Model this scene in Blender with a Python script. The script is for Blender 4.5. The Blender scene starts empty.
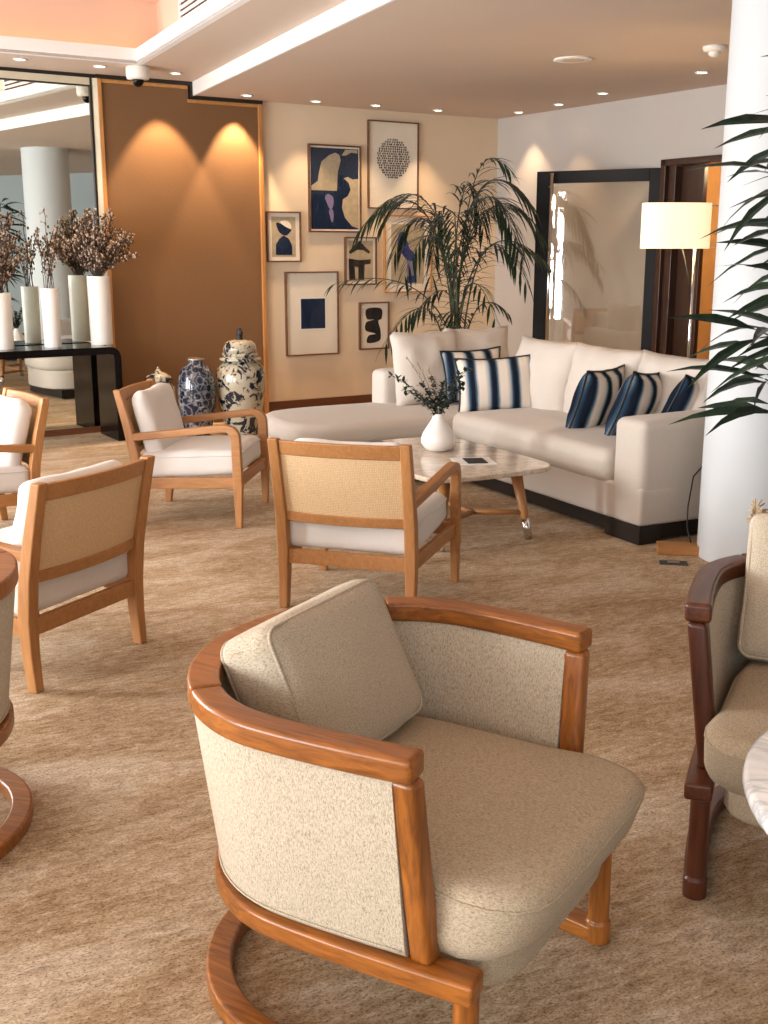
import bpy, bmesh, math, random
from mathutils import Vector, Matrix, noise
PI = math.pi
R = math.radians
sc = bpy.context.scene
COL = sc.collection
random.seed(7)

# ------------------------------------------------------------------ materials
def newmat(name):
    m = bpy.data.materials.new(name); m.use_nodes = True
    nt = m.node_tree; b = nt.nodes['Principled BSDF']
    return m, nt, b
def N(nt, t, **kw):
    n = nt.nodes.new(t)
    for k, v in kw.items(): setattr(n, k, v)
    return n
def coords(nt, scale=(1, 1, 1), kind='Object', rot=(0, 0, 0)):
    tc = N(nt, 'ShaderNodeTexCoord'); mp = N(nt, 'ShaderNodeMapping')
    mp.inputs['Scale'].default_value = scale
    if any(rot):
        m0 = N(nt, 'ShaderNodeMapping'); m0.inputs['Rotation'].default_value = rot
        nt.links.new(tc.outputs[kind], m0.inputs['Vector']); nt.links.new(m0.outputs['Vector'], mp.inputs['Vector'])
    else: nt.links.new(tc.outputs[kind], mp.inputs['Vector'])
    return mp.outputs['Vector']
def tex_noise(nt, vec, scale, detail=4, rough=.55, dist=0):
    n = N(nt, 'ShaderNodeTexNoise'); nt.links.new(vec, n.inputs['Vector'])
    n.inputs['Scale'].default_value = scale; n.inputs['Detail'].default_value = detail
    n.inputs['Roughness'].default_value = rough; n.inputs['Distortion'].default_value = dist
    return n.outputs['Fac']
def ramp(nt, fac, stops):
    r = N(nt, 'ShaderNodeValToRGB'); nt.links.new(fac, r.inputs['Fac'])
    el = r.color_ramp.elements
    while len(el) < len(stops): el.new(.5)
    for e, (p, c) in zip(el, stops):
        e.position = p; e.color = (*c, 1) if len(c) == 3 else c
    return r.outputs['Color']
def mix(nt, fac, a, b, blend='MIX'):
    m = N(nt, 'ShaderNodeMix', data_type='RGBA', blend_type=blend)
    if hasattr(fac, 'links'): nt.links.new(fac, m.inputs[0])
    else: m.inputs[0].default_value = fac
    for s, i in ((a, 6), (b, 7)):
        if hasattr(s, 'links'): nt.links.new(s, m.inputs[i])
        else: m.inputs[i].default_value = (*s, 1)
    return m.outputs[2]
def bump(nt, b, h, strength=.3, dist=.002):
    bp = N(nt, 'ShaderNodeBump'); bp.inputs['Strength'].default_value = strength
    bp.inputs['Distance'].default_value = dist
    nt.links.new(h, bp.inputs['Height']); nt.links.new(bp.outputs['Normal'], b.inputs['Normal'])
def plain(name, col, rough=.5, metal=0, spec=.5, var=.06, vs=6, coat=0):
    m, nt, b = newmat(name)
    v = coords(nt); f = tex_noise(nt, v, vs, 3)
    c = ramp(nt, f, [(.3, tuple(x*(1-var) for x in col)), (.7, tuple(min(1, x*(1+var)) for x in col))])
    nt.links.new(c, b.inputs['Base Color'])
    b.inputs['Roughness'].default_value = rough; b.inputs['Metallic'].default_value = metal
    b.inputs['Specular IOR Level'].default_value = spec; b.inputs['Coat Weight'].default_value = coat
    return m
def wood(name, a, bcol, rough=.4, scale=(4, 30, 30), coat=0, big=1.0):
    m, nt, b = newmat(name)
    v = coords(nt, scale)
    f = tex_noise(nt, v, 1.6*big, 5, .6, .6)
    f2 = tex_noise(nt, coords(nt), 2.5, 2)
    c = ramp(nt, f, [(.3, a), (.52, tuple((x+y)/2 for x, y in zip(a, bcol))), (.72, bcol)])
    c = mix(nt, .25, c, ramp(nt, f2, [(.35, a), (.65, bcol)]))
    nt.links.new(c, b.inputs['Base Color']); b.inputs['Roughness'].default_value = rough
    b.inputs['Coat Weight'].default_value = coat; b.inputs['Coat Roughness'].default_value = .2
    bump(nt, b, f, .08, .001)
    return m
def fabric(name, a, bcol, sc1=(300, 300, 300), bs=.35, soft=.3, rough=.9, lo=.35, hi=.65):
    m, nt, b = newmat(name)
    f = tex_noise(nt, coords(nt, sc1), 1, 3, .6)
    g = tex_noise(nt, coords(nt), 4, 3)
    c = ramp(nt, f, [(lo, a), (hi, bcol)])
    c = mix(nt, soft*.4, c, ramp(nt, g, [(.3, a), (.7, bcol)]))
    nt.links.new(c, b.inputs['Base Color']); b.inputs['Roughness'].default_value = rough
    b.inputs['Specular IOR Level'].default_value = .15
    b.inputs['Sheen Weight'].default_value = .15
    bump(nt, b, f, bs, .0015)
    return m
def emis(name, col, strength):
    m, nt, b = newmat(name)
    b.inputs['Base Color'].default_value = (*col, 1)
    b.inputs['Emission Color'].default_value = (*col, 1)
    b.inputs['Emission Strength'].default_value = strength
    return m

def tweed(name, a, bcol, s1):
    m, nt, b = newmat(name)
    f = tex_noise(nt, coords(nt, s1), 1, 4, .7)
    g = tex_noise(nt, coords(nt, tuple(x*.35 for x in s1)), 1, 3, .6)
    ad = N(nt, 'ShaderNodeMath', operation='MULTIPLY_ADD'); nt.links.new(g, ad.inputs[0]); ad.inputs[1].default_value = .7; nt.links.new(f, ad.inputs[2])
    sc_ = N(nt, 'ShaderNodeMath', operation='MULTIPLY'); nt.links.new(ad.outputs[0], sc_.inputs[0]); sc_.inputs[1].default_value = 1/1.7
    mid = tuple((x+2*y)/3 for x, y in zip(a, bcol))
    c = ramp(nt, sc_.outputs[0], [(.38, a), (.485, mid), (.61, bcol)])
    nt.links.new(c, b.inputs['Base Color']); b.inputs['Roughness'].default_value = .95
    b.inputs['Specular IOR Level'].default_value = .1; b.inputs['Sheen Weight'].default_value = .1
    bump(nt, b, sc_.outputs[0], .8, .003)
    return m
M = {}
M['oak'] = wood('oak', (.33, .142, .043), (.50, .235, .082), .42)
M['oak_y'] = wood('oak_upright', (.33, .142, .043), (.50, .235, .082), .42, (30, 30, 4))
M['teak'] = wood('teak', (.11, .032, .005), (.43, .142, .022), .32, (5, 48, 48), .12)
M['teak_z'] = wood('teak_upright', (.11, .032, .005), (.43, .142, .022), .32, (48, 48, 4), .12)
M['mahog'] = wood('mahogany', (.035, .008, .003), (.14, .036, .010), .35, (5, 40, 40), .1)
M['mahog_z'] = wood('mahogany_upright', (.035, .008, .003), (.11, .024, .006), .35, (40, 40, 4), .1)
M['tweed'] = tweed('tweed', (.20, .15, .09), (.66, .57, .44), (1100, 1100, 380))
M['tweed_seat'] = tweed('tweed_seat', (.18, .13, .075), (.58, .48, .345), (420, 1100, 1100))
M['white_cloth'] = fabric('white_cloth', (.68, .645, .61), (.77, .735, .70), (350, 350, 350), .15)
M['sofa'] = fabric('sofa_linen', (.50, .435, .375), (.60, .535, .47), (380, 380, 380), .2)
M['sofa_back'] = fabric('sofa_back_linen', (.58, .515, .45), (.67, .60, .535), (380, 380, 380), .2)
M['black'] = plain('black_lacquer', (.004, .003, .003), .14, 0, .15)
M['matblack'] = plain('black_door_paint', (.006, .005, .005), .55, 0, .2)
M['espresso'] = plain('espresso_wood', (.012, .008, .006), .4)
M['chrome'] = plain('chrome', (.75, .73, .7), .12, 1, .5, .02)
M['ceramic'] = plain('white_ceramic', (.82, .78, .73), .35, 0, .5, .03)
M['white_lamp'] = None
M['leaf'] = fabric('palm_leaf', (.004, .011, .004), (.016, .036, .012), (30, 30, 30), .1, .3, .5)
M['leaf2'] = fabric('cane_leaf', (.004, .012, .006), (.016, .034, .015), (30, 30, 30), .1, .3, .4)
M['stem'] = plain('stem', (.05, .06, .02), .6)
M['twig'] = plain('twig', (.07, .04, .025), .7)
M['bud'] = plain('bud', (.42, .32, .24), .8, 0, .3, .3, 40)
M['pot'] = plain('dark_pot', (.012, .012, .013), .4)
M['soil'] = plain('soil', (.03, .02, .012), .9)
M['wallart'] = plain('wall_paint_cream', (.73, .59, .43), .7, 0, .2, .02, 2)
M['wallr'] = plain('wall_paint_grey', (.52, .475, .435), .7, 0, .2, .02, 2)
M['wallcool'] = plain('wall_paint_cool', (.36, .40, .41), .7, 0, .2, .02, 2)
M['ceil'] = plain('ceiling_paint', (.62, .50, .41), .8, 0, .2, .02, 1)
M['trimw'] = plain('white_trim_paint', (.82, .80, .78), .6, 0, .3, .02, 1)
M['pillar'] = plain('pillar_plaster', (.57, .59, .60), .55, 0, .3, .015, 2)
M['skirt'] = wood('skirting_wood', (.09, .028, .010), (.16, .055, .02), .4, (4, 4, 30))
M['gold'] = wood('honey_wood', (.42, .18, .05), (.58, .28, .09), .35, (20, 20, 3))
M['panel'] = fabric('brown_panel_cloth', (.175, .088, .038), (.215, .112, .05), (120, 120, 300), .15, .2, .7)
M['cream_frame'] = plain('cream_frame', (.62, .56, .42), .5)
M['dkframe'] = wood('walnut_frame', (.09, .035, .015), (.17, .07, .03), .4)
M['board'] = plain('picture_board', (.80, .72, .60), .6, 0, .3, .03, 5)
M['sand'] = plain('sand_paint', (.44, .36, .24), .6, 0, .3, .12, 20)
M['navy'] = plain('navy_ink', (.003, .014, .045), .5, 0, .3, .15, 20)
M['blue'] = plain('blue_ink', (.012, .03, .18), .5, 0, .3, .2, 20)
M['ink'] = plain('black_ink', (.008, .008, .012), .5)
M['lilac'] = plain('lilac_ink', (.20, .16, .30), .5)
M['shell'] = plain('off_white_plastic', (.75, .70, .64), .45)
M['cable'] = plain('black_cable', (.01, .01, .01), .5)
M['paper'] = plain('paper', (.80, .78, .75), .6)
M['cover'] = plain('book_cover', (.10, .085, .08), .35, 0, .5, .5, 9)
M['doorwood'] = wood('dark_door_wood', (.028, .012, .007), (.07, .028, .014), .3, (20, 20, 3))
M['orangewall'] = plain('amber_corridor_paint', (.78, .52, .25), .7)
M['spotglass'] = emis('downlight_glass', (1, .86, .66), 9)
M['cove'] = emis('cove_led', (1, .46, .26), 10)
M['slot'] = plain('grille_slot', (.03, .03, .03), .7)
M['silver'] = plain('tarnished_silver', (.55, .52, .46), .25, .8, .5, .35, 30)
M['twine'] = fabric('jute_twine', (.32, .22, .12), (.55, .42, .26), (200, 200, 200), .5)

def mk_shade():
    m, nt, b = newmat('lamp_shade_cloth')
    b.inputs['Base Color'].default_value = (.9, .8, .6, 1); b.inputs['Roughness'].default_value = .8
    b.inputs['Emission Color'].default_value = (1, .80, .46, 1); b.inputs['Emission Strength'].default_value = .70
    return m
M['shade'] = mk_shade()

def mk_carpet():
    m, nt, b = newmat('carpet')
    rot = (0, 0, R(-27))
    f = tex_noise(nt, coords(nt, (7.0, 19, 1), 'Object', rot), 2.4, 14, .84, .5)
    g = tex_noise(nt, coords(nt, (1, 2.4, 1), 'Object', rot), 1.5, 8, .68, .6)
    h = tex_noise(nt, coords(nt, (1, 1.5, 1), 'Object', rot), 115, 4, .8)
    c = ramp(nt, f, [(.39, (.17, .10, .052)), (.46, (.40, .268, .155)), (.53, (.59, .435, .29)), (.62, (.85, .72, .57))])
    c2 = ramp(nt, g, [(.38, (.35, .215, .105)), (.50, (.55, .395, .245)), (.61, (.77, .64, .50))])
    c = mix(nt, .45, c, c2)
    c = mix(nt, .75, c, ramp(nt, h, [(.40, (.25, .20, .15)), (.49, (.95, .95, .95)), (.7, (1.0, 1.0, 1.0))]), 'MULTIPLY')
    nt.links.new(c, b.inputs['Base Color']); b.inputs['Roughness'].default_value = .95
    b.inputs['Specular IOR Level'].default_value = .1
    ad = N(nt, 'ShaderNodeMath', operation='ADD'); nt.links.new(f, ad.inputs[0]); nt.links.new(h, ad.inputs[1])
    bump(nt, b, ad.outputs[0], .6, .008)
    return m
M['carpet'] = mk_carpet()

def mk_marble(name, base, vein, vs=3):
    m, nt, b = newmat(name)
    f = tex_noise(nt, coords(nt, (1, 2.2, 1), 'Object', (0, 0, .5)), vs, 8, .62, 1.6)
    c = ramp(nt, f, [(.36, base), (.47, tuple(.6*x+.4*y for x, y in zip(base, vein))), (.505, vein), (.54, tuple(.7*x+.3*y for x, y in zip(base, vein))), (.66, base)])
    nt.links.new(c, b.inputs['Base Color']); b.inputs['Roughness'].default_value = .12
    return m
M['marble'] = mk_marble('beige_marble', (.70, .61, .50), (.50, .38, .28), 3.5)
M['marblew'] = mk_marble('white_marble', (.85, .85, .84), (.50, .52, .54), 2.2)

def mk_cane():
    m, nt, b = newmat('woven_cane')
    v = coords(nt)
    w1 = N(nt, 'ShaderNodeTexWave', wave_type='BANDS', bands_direction='Z'); w2 = N(nt, 'ShaderNodeTexWave', wave_type='BANDS', bands_direction='Y')
    for w in (w1, w2):
        nt.links.new(v, w.inputs['Vector']); w.inputs['Scale'].default_value = 42; w.inputs['Distortion'].default_value = 1.5
        w.inputs['Detail Scale'].default_value = 3
    mu = N(nt, 'ShaderNodeMath', operation='MULTIPLY'); nt.links.new(w1.outputs['Fac'], mu.inputs[0]); nt.links.new(w2.outputs['Fac'], mu.inputs[1])
    f = tex_noise(nt, coords(nt, (10, 60, 60)), 2, 4)
    c = ramp(nt, mu.outputs[0], [(0, (.52, .33, .16)), (.4, (.80, .58, .34))])
    c = mix(nt, .4, c, ramp(nt, f, [(.3, (.55, .36, .18)), (.7, (.82, .61, .37))]))
    nt.links.new(c, b.inputs['Base Color']); b.inputs['Roughness'].default_value = .6
    bump(nt, b, mu.outputs[0], .5, .002)
    return m
M['cane'] = mk_cane()

def mk_stripe():
    m, nt, b = newmat('navy_ikat_stripe')
    tc = N(nt, 'ShaderNodeTexCoord'); sp = N(nt, 'ShaderNodeSeparateXYZ'); nt.links.new(tc.outputs['Object'], sp.inputs[0])
    f = tex_noise(nt, coords(nt, (40, 4, 40)), 1, 2)
    s = N(nt, 'ShaderNodeMath', operation='MULTIPLY_ADD'); nt.links.new(f, s.inputs[0]); s.inputs[1].default_value = .012
    nt.links.new(sp.outputs['X'], s.inputs[2])
    d = N(nt, 'ShaderNodeMath', operation='MULTIPLY'); nt.links.new(s.outputs[0], d.inputs[0]); d.inputs[1].default_value = 1/.15
    fr = N(nt, 'ShaderNodeMath', operation='FRACT'); nt.links.new(d.outputs[0], fr.inputs[0])
    cr, na, mid = (.74, .66, .57), (.007, .012, .024), (.03, .07, .12)
    c = ramp(nt, fr.outputs[0], [(0, (.20, .27, .33)), (.10, cr), (.42, cr), (.55, (.40, .42, .44)), (.66, mid), (.74, na), (.90, na), (.999, (.10, .16, .22))])
    nt.links.new(c, b.inputs['Base Color']); b.inputs['Roughness'].default_value = .9
    b.inputs['Specular IOR Level'].default_value = .15
    return m
M['stripe'] = mk_stripe()
def mk_leopard():
    m, nt, b = newmat('speckled_cloth')
    f = tex_noise(nt, coords(nt), 60, 2)
    nt.links.new(ramp(nt, f, [(.48, (.7, .64, .56)), (.53, (.02, .02, .02))]), b.inputs['Base Color'])
    return m
M['speckle'] = mk_leopard()

def mk_chinoise(name, ground, ink, sc1, lo, hi, vor=False, grot=(1, 1, 1)):
    m, nt, b = newmat(name)
    v = coords(nt, grot)
    f = tex_noise(nt, v, sc1, 6, .62, 1.2)
    c = ramp(nt, f, [(lo, ground), (hi, ink)])
    if vor:
        vo = N(nt, 'ShaderNodeTexVoronoi', feature='F1'); nt.links.new(v, vo.inputs['Vector']); vo.inputs['Scale'].default_value = 17
        ring = ramp(nt, vo.outputs['Distance'], [(.0, ink), (.42, ink), (.52, ground), (.60, ground), (.68, ink)])
        c = mix(nt, .38, c, ring)
    nt.links.new(c, b.inputs['Base Color']); b.inputs['Roughness'].default_value = .15
    b.inputs['Coat Weight'].default_value = .5
    return m
M['chin_white'] = mk_chinoise('blue_on_white_porcelain', (.46, .41, .31), (.010, .016, .03), 12, .51, .545)
M['chin_blue'] = mk_chinoise('white_on_blue_porcelain', (.32, .33, .34), (.007, .012, .032), 16, .38, .47, True)

def mk_mirror():
    m, nt, b = newmat('mirror_glass')
    b.inputs['Base Color'].default_value = (.80, .83, .78, 1); b.inputs['Metallic'].default_value = 1; b.inputs['Roughness'].default_value = .01
    return m
M['mirror'] = mk_mirror()
def mk_pane(name, tint, gl, rough=.0):
    m, nt, b = newmat(name)
    out = nt.nodes['Material Output']; nt.nodes.remove(b)
    t = N(nt, 'ShaderNodeBsdfTransparent'); t.inputs[0].default_value = (*tint, 1)
    g = N(nt, 'ShaderNodeBsdfGlossy'); g.inputs['Roughness'].default_value = rough
    mx = N(nt, 'ShaderNodeMixShader'); mx.inputs[0].default_value = gl
    nt.links.new(t.outputs[0], mx.inputs[1]); nt.links.new(g.outputs[0], mx.inputs[2]); nt.links.new(mx.outputs[0], out.inputs[0])
    return m
M['pane'] = mk_pane('window_glass', (.97, .98, .98), .06)
M['leafglass'] = mk_pane('door_glass', (.98, .95, .90), .17, .02)
M['artglass'] = mk_pane('picture_glass', (1, 1, 1), .025)

# ------------------------------------------------------------------ mesh helpers
class MB:
    def __init__(s): s.v = []; s.f = []; s.mi = []
    def add(s, vs, fs, mi=0):
        o = len(s.v); s.v += [tuple(p) for p in vs]
        for f in fs: s.f.append(tuple(i+o for i in f)); s.mi.append(mi)
        return s
    def box(s, x0, x1, y0, y1, z0, z1, mi=0, mat=None):
        vs = [Vector(p) for p in ((x0,y0,z0),(x1,y0,z0),(x1,y1,z0),(x0,y1,z0),(x0,y0,z1),(x1,y0,z1),(x1,y1,z1),(x0,y1,z1))]
        if mat: vs = [mat @ p for p in vs]
        return s.add(vs, [(0,3,2,1),(4,5,6,7),(0,1,5,4),(1,2,6,5),(2,3,7,6),(3,0,4,7)], mi)
    def prism(s, poly, z0, z1, mi=0, mat=None):
        n = len(poly)
        vs = [Vector((p[0], p[1], z0)) for p in poly]+[Vector((p[0], p[1], z1)) for p in poly]
        if mat: vs = [mat @ p for p in vs]
        fs = [tuple(range(n-1, -1, -1)), tuple(range(n, 2*n))]+[(i, (i+1) % n, (i+1) % n+n, i+n) for i in range(n)]
        return s.add(vs, fs, mi)
    def hexa(s, bot, top, mi=0):
        return s.add(list(bot)+list(top), [(0,3,2,1),(4,5,6,7),(0,1,5,4),(1,2,6,5),(2,3,7,6),(3,0,4,7)], mi)
    def rings(s, rs, closed=False, caps=True, mi=0):
        n = len(rs[0]); vs = [p for r in rs for p in r]; fs = []
        K = len(rs)
        for k in range(K if closed else K-1):
            a, b = k*n, ((k+1) % K)*n
            for i in range(n):
                j = (i+1) % n; fs.append((a+i, a+j, b+j, b+i))
        if caps and not closed:
            fs.append(tuple(range(n-1, -1, -1))); fs.append(tuple(range((K-1)*n, K*n)))
        return s.add(vs, fs, mi)
    def tube(s, path, rad, n=8, mi=0, flat=1.0):
        P = [Vector(p) for p in path]; rs = []
        up = Vector((0, 0, 1)); prev = None
        for i, p in enumerate(P):
            t = (P[min(i+1, len(P)-1)]-P[max(i-1, 0)]).normalized()
            if prev is None:
                a = t.cross(up)
                if a.length < .05: a = t.cross(Vector((1, 0, 0)))
                a.normalize()
            else:
                a = (prev-t*prev.dot(t)).normalized()
            prev = a; b = t.cross(a)
            r = rad[i] if isinstance(rad, (list, tuple)) else rad
            rs.append([p+(a*math.cos(q)+b*math.sin(q)*flat)*r for q in [2*PI*k/n for k in range(n)]])
        return s.rings(rs, mi=mi)
    def lathe(s, prof, n=40, c=(0, 0), mi=0):
        rs = [[Vector((c[0]+r*math.cos(2*PI*k/n), c[1]+r*math.sin(2*PI*k/n), z)) for k in range(n)] for r, z in prof]
        return s.rings(rs, mi=mi)
    def ball(s, c, r, sx=1, sy=1, sz=1, n=8, m=5, mi=0):
        rs = []
        for j in range(m+1):
            a = -PI/2+PI*(j+.001 if j == 0 else j-.001 if j == m else j)/m
            rs.append([Vector((c[0]+r*sx*math.cos(a)*math.cos(2*PI*k/n), c[1]+r*sy*math.cos(a)*math.sin(2*PI*k/n), c[2]+r*sz*math.sin(a))) for k in range(n)])
        return s.rings(rs, mi=mi)
    def build(s, name, mats, parent=None, bevel=0, smooth=False, seg=2, subsurf=0, loc=None, mat=None):
        me = bpy.data.meshes.new(name)
        me.from_pydata([tuple(p) for p in s.v], [], s.f)
        if not isinstance(mats, (list, tuple)): mats = [mats]
        for m in mats: me.materials.append(m)
        me.polygons.foreach_set('material_index', s.mi)
        bm = bmesh.new(); bm.from_mesh(me); bmesh.ops.recalc_face_normals(bm, faces=bm.faces); bm.to_mesh(me); bm.free()
        if smooth: me.polygons.foreach_set('use_smooth', [True]*len(me.polygons))
        me.update()
        o = bpy.data.objects.new(name, me); COL.objects.link(o)
        if parent: o.parent = parent
        if loc: o.location = loc
        if mat is not None: o.matrix_local = mat
        if bevel:
            b = o.modifiers.new('bevel', 'BEVEL'); b.width = bevel; b.segments = seg; b.limit_method = 'ANGLE'; b.angle_limit = R(35)
            b.harden_normals = False
            if not smooth:
                me.polygons.foreach_set('use_smooth', [True]*len(me.polygons))
                w = o.modifiers.new('wn', 'WEIGHTED_NORMAL'); w.keep_sharp = True
        if subsurf:
            q = o.modifiers.new('sub', 'SUBSURF'); q.levels = subsurf; q.render_levels = subsurf
        return o
def T(x, y, z, rx=0, ry=0, rz=0, order='XYZ'):
    from mathutils import Euler
    return Matrix.Translation((x, y, z)) @ Euler((rx, ry, rz), order).to_matrix().to_4x4()

def softbox(hx, hy, hz, r, crown=0, n=14, wr=0, seed=0, pinch=0):
    """rounded cushion block, half sizes hx hy hz"""
    mb = MB(); inner = Vector((max(hx-r, 0), max(hy-r, 0), max(hz-r, 0)))
    idx = {}
    vs = []; fs = []
    def key(a, b, c): return (round(a, 5), round(b, 5), round(c, 5))
    # non-uniform stations concentrate near the edges
    def stn(h, rr):
        k = 4
        e = [math.sin(PI/2*i/k) for i in range(k+1)]
        left = [-h+rr*(1-math.cos(PI/2*i/k)) for i in range(k+1)]
        L = left[-1]; mid = [L+(-2*L)*i/n for i in range(1, n)] if L < 0 else []
        return left+mid+[-x for x in reversed(left)]
    S = [stn(hx, min(r, hx)), stn(hy, min(r, hy)), stn(hz, min(r, hz*.999))]
    H = (hx, hy, hz)
    def vert(p):
        k = key(*p)
        if k in idx: return idx[k]
        q = Vector(p); c = Vector([max(-inner[i], min(inner[i], q[i])) for i in range(3)])
        d = q-c
        if d.length > 1e-6: q = c+d.normalized()*r
        fx, fy = q.x/hx, q.y/hy
        if q.z > -hz*.2:
            q.z += crown*max(0, 1-fx*fx)*max(0, 1-fy*fy)*(.5+.5*max(0, q.z/hz))
        else: q.z -= crown*.15*max(0, 1-fx*fx)*max(0, 1-fy*fy)
        if pinch:
            fz = q.z/hz
            q.x *= 1+pinch*(1-fz*fz)*.5; q.y *= 1+pinch*(1-fz*fz)*.5
        if wr:
            o = noise.noise_vector(q*7+Vector((seed*3.1, seed, 0)))
            q += o*wr
        idx[k] = len(vs); vs.append(q); return idx[k]
    for ax in range(3):
        a1, a2 = (ax+1) % 3, (ax+2) % 3
        for sg in (-1, 1):
            for i in range(len(S[a1])-1):
                for j in range(len(S[a2])-1):
                    quad = []
                    for (ii, jj) in ((i, j), (i+1, j), (i+1, j+1), (i, j+1)):
                        p = [0, 0, 0]; p[ax] = sg*H[ax]; p[a1] = S[a1][ii]; p[a2] = S[a2][jj]
                        quad.append(vert(p))
                    if len(set(quad)) >= 3:
                        qq = []
                        for t in quad:
                            if t not in qq: qq.append(t)
                        fs.append(tuple(qq))
    mb.add(vs, fs); return mb
def outline_tube(hx, hy, z, r, rad, k=6):
    pts = []
    for cx, cy, a0 in ((hx-r, hy-r, 0), (-hx+r, hy-r, 90), (-hx+r, -hy+r, 180), (hx-r, -hy+r, 270)):
        for i in range(k+1):
            a = R(a0+90*i/k); pts.append((cx+r*math.cos(a), cy+r*math.sin(a), z))
    pts.append(pts[0]); return MB().tube(pts, rad, 6)

def pillow(w, h, t, n=16, seed=0, wr=.006, notch=.06):
    """knife-edge throw pillow lying in local XY; returns (body, outline points)"""
    mb = MB(); vs = []; top = {}; bot = {}
    def pos(i, j, sg):
        u, v = -1+2*i/n, -1+2*j/n
        px, py = u*(1-notch*(1-v*v)*abs(u)), v*(1-notch*(1-u*u)*abs(v))
        th = (max(0, 1-abs(u)**2.6)*max(0, 1-abs(v)**2.6))**.5
        p = Vector((px*w/2, py*h/2, sg*t/2*th))
        p += noise.noise_vector(p*9+Vector((seed*5.3, sg*3, seed)))*wr*min(1, th+.3)
        return p
    for i in range(n+1):
        for j in range(n+1):
            edge = i in (0, n) or j in (0, n)
            p = pos(i, j, 1)
            if edge: p.z *= 0
            top[i, j] = len(vs); vs.append(p)
            if edge: bot[i, j] = top[i, j]
            else: bot[i, j] = len(vs); vs.append(pos(i, j, -1))
    fs = []
    for i in range(n):
        for j in range(n):
            fs.append((top[i, j], top[i+1, j], top[i+1, j+1], top[i, j+1]))
            fs.append((bot[i, j], bot[i, j+1], bot[i+1, j+1], bot[i+1, j]))
    mb.add(vs, fs)
    ol = [vs[top[i, 0]] for i in range(n)]+[vs[top[n, j]] for j in range(n)]+[vs[top[i, n]] for i in range(n, 0, -1)]+[vs[top[0, j]] for j in range(n, -1, -1)]
    return mb, ol

def thing(name, label, cat, loc=(0, 0, 0), rz=0, group=None):
    o = bpy.data.objects.new(name, None); COL.objects.link(o); o.empty_display_size = .1
    o.location = loc; o.rotation_euler = (0, 0, rz)
    return tag(o, label, cat, group)
def tag(o, label, cat, group=None):
    o['label'] = label; o['category'] = cat
    if group: o['group'] = group
    return o
def struct(o, label=None):
    o['kind'] = 'structure'
    if label: o['label'] = label
    return o
def dup(root, loc, rz=None, label=None, group=None):
    r = root.copy(); COL.objects.link(r); r.location = loc
    if rz is not None: r.rotation_euler = (0, 0, rz)
    if label: r['label'] = label
    if group: r['group'] = group
    for ch in list(root.children):
        c = ch.copy(); COL.objects.link(c); c.parent = r
        for g in list(ch.children):
            d = g.copy(); COL.objects.link(d); d.parent = c
    return r

# ------------------------------------------------------------------ room
WP = Vector((-1.122, 10.57, 0)); WD = Vector((.851, .525, 0)); WN = Vector((.525, -.851, 0))      # art wall: origin, along, into room
WA = math.atan2(WD.y, WD.x)
WM = Matrix.Translation(WP) @ Matrix.Rotation(WA, 4, 'Z')        # local x = along the wall, -y = into the room, z up
RP = Vector((1.153, 11.975, 0)); RD = Vector((.543, -.84, 0)); RA = math.atan2(RD.y, RD.x)
RM = Matrix.Translation(RP) @ Matrix.Rotation(RA, 4, 'Z')        # local x = along right wall, -y = into room (to the left/near)
ZL, ZU, ZC = 2.84, 2.95, 3.45

fl = MB().prism([(-7, -4), (6.5, -4), (6.5, 13), (-7, 13)], -.1, 0).build('floor', M['carpet']); struct(fl)

w = MB(); w.box(-.625, 2.673+.2, 0, .2, 0, ZC+.15); w.box(-5.2, -.625, 0, .2, 0, ZC+.15)
struct(w.build('wall_back', M['wallart'], mat=WM))
w = MB(); w.box(-.2, 2.34, 0, .2, 0, 3.0); w.box(3.45, 9, 0, .2, 0, 3.0); w.box(2.34, 3.45, 0, .2, 2.25, 3.0)
wr_ = struct(w.build('wall_right', M['wallr'], mat=RM))
struct(MB().box(6.0, 6.2, -3, 6.5, 0, 3.6).build('wall_east', M['wallcool']))

# window wall on the left, window wall behind the camera
def window_wall(name, horizontal, fixed, a0, a1, wins, thick, idx0, z0=.35, z1=2.55, ztop=3.6):
    w = MB(); cur = a0
    def bx(p, q, za, zb):
        if horizontal: w.box(p, q, fixed-thick, fixed, za, zb)
        else: w.box(fixed-thick, fixed, p, q, za, zb)
    for (p, q) in wins:
        bx(cur, p, 0, ztop); bx(p, q, 0, z0); bx(p, q, z1, ztop); cur = q
    bx(cur, a1, 0, ztop)
    struct(w.build(name, M['wallcool']))
    for k, (p, q) in enumerate(wins):
        f = MB(); g = MB(); m_ = (p+q)/2
        def fb(mb, a, b, za, zb, d=.06):
            if horizontal: mb.box(a, b, fixed-thick/2-d/2, fixed-thick/2+d/2, za, zb)
            else: mb.box(fixed-thick/2-d/2, fixed-thick/2+d/2, a, b, za, zb)
        fb(f, p, p+.06, z0, z1); fb(f, q-.06, q, z0, z1); fb(f, p+.06, q-.06, z0, z0+.06); fb(f, p+.06, q-.06, z1-.06, z1); fb(f, m_-.03, m_+.03, z0+.06, z1-.06)
        o = struct(f.build('window_%d' % (idx0+k), M['trimw']))
        fb(g, p+.06, q-.06, z0+.06, z1-.06, .01); g.build('pane', M['pane'], o)
window_wall('wall_left', False, -5.2, -3.0, 8.2, [(-2.4, -.5), (-.2, 1.3), (3.85, 4.35), (5.0, 7.2)], .2, 1)
window_wall('wall_front', True, -3.0, -5.4, 6.2, [(-4.6, -2.4), (-1.8, .6), (1.2, 3.6)], .2, 5)

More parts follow.
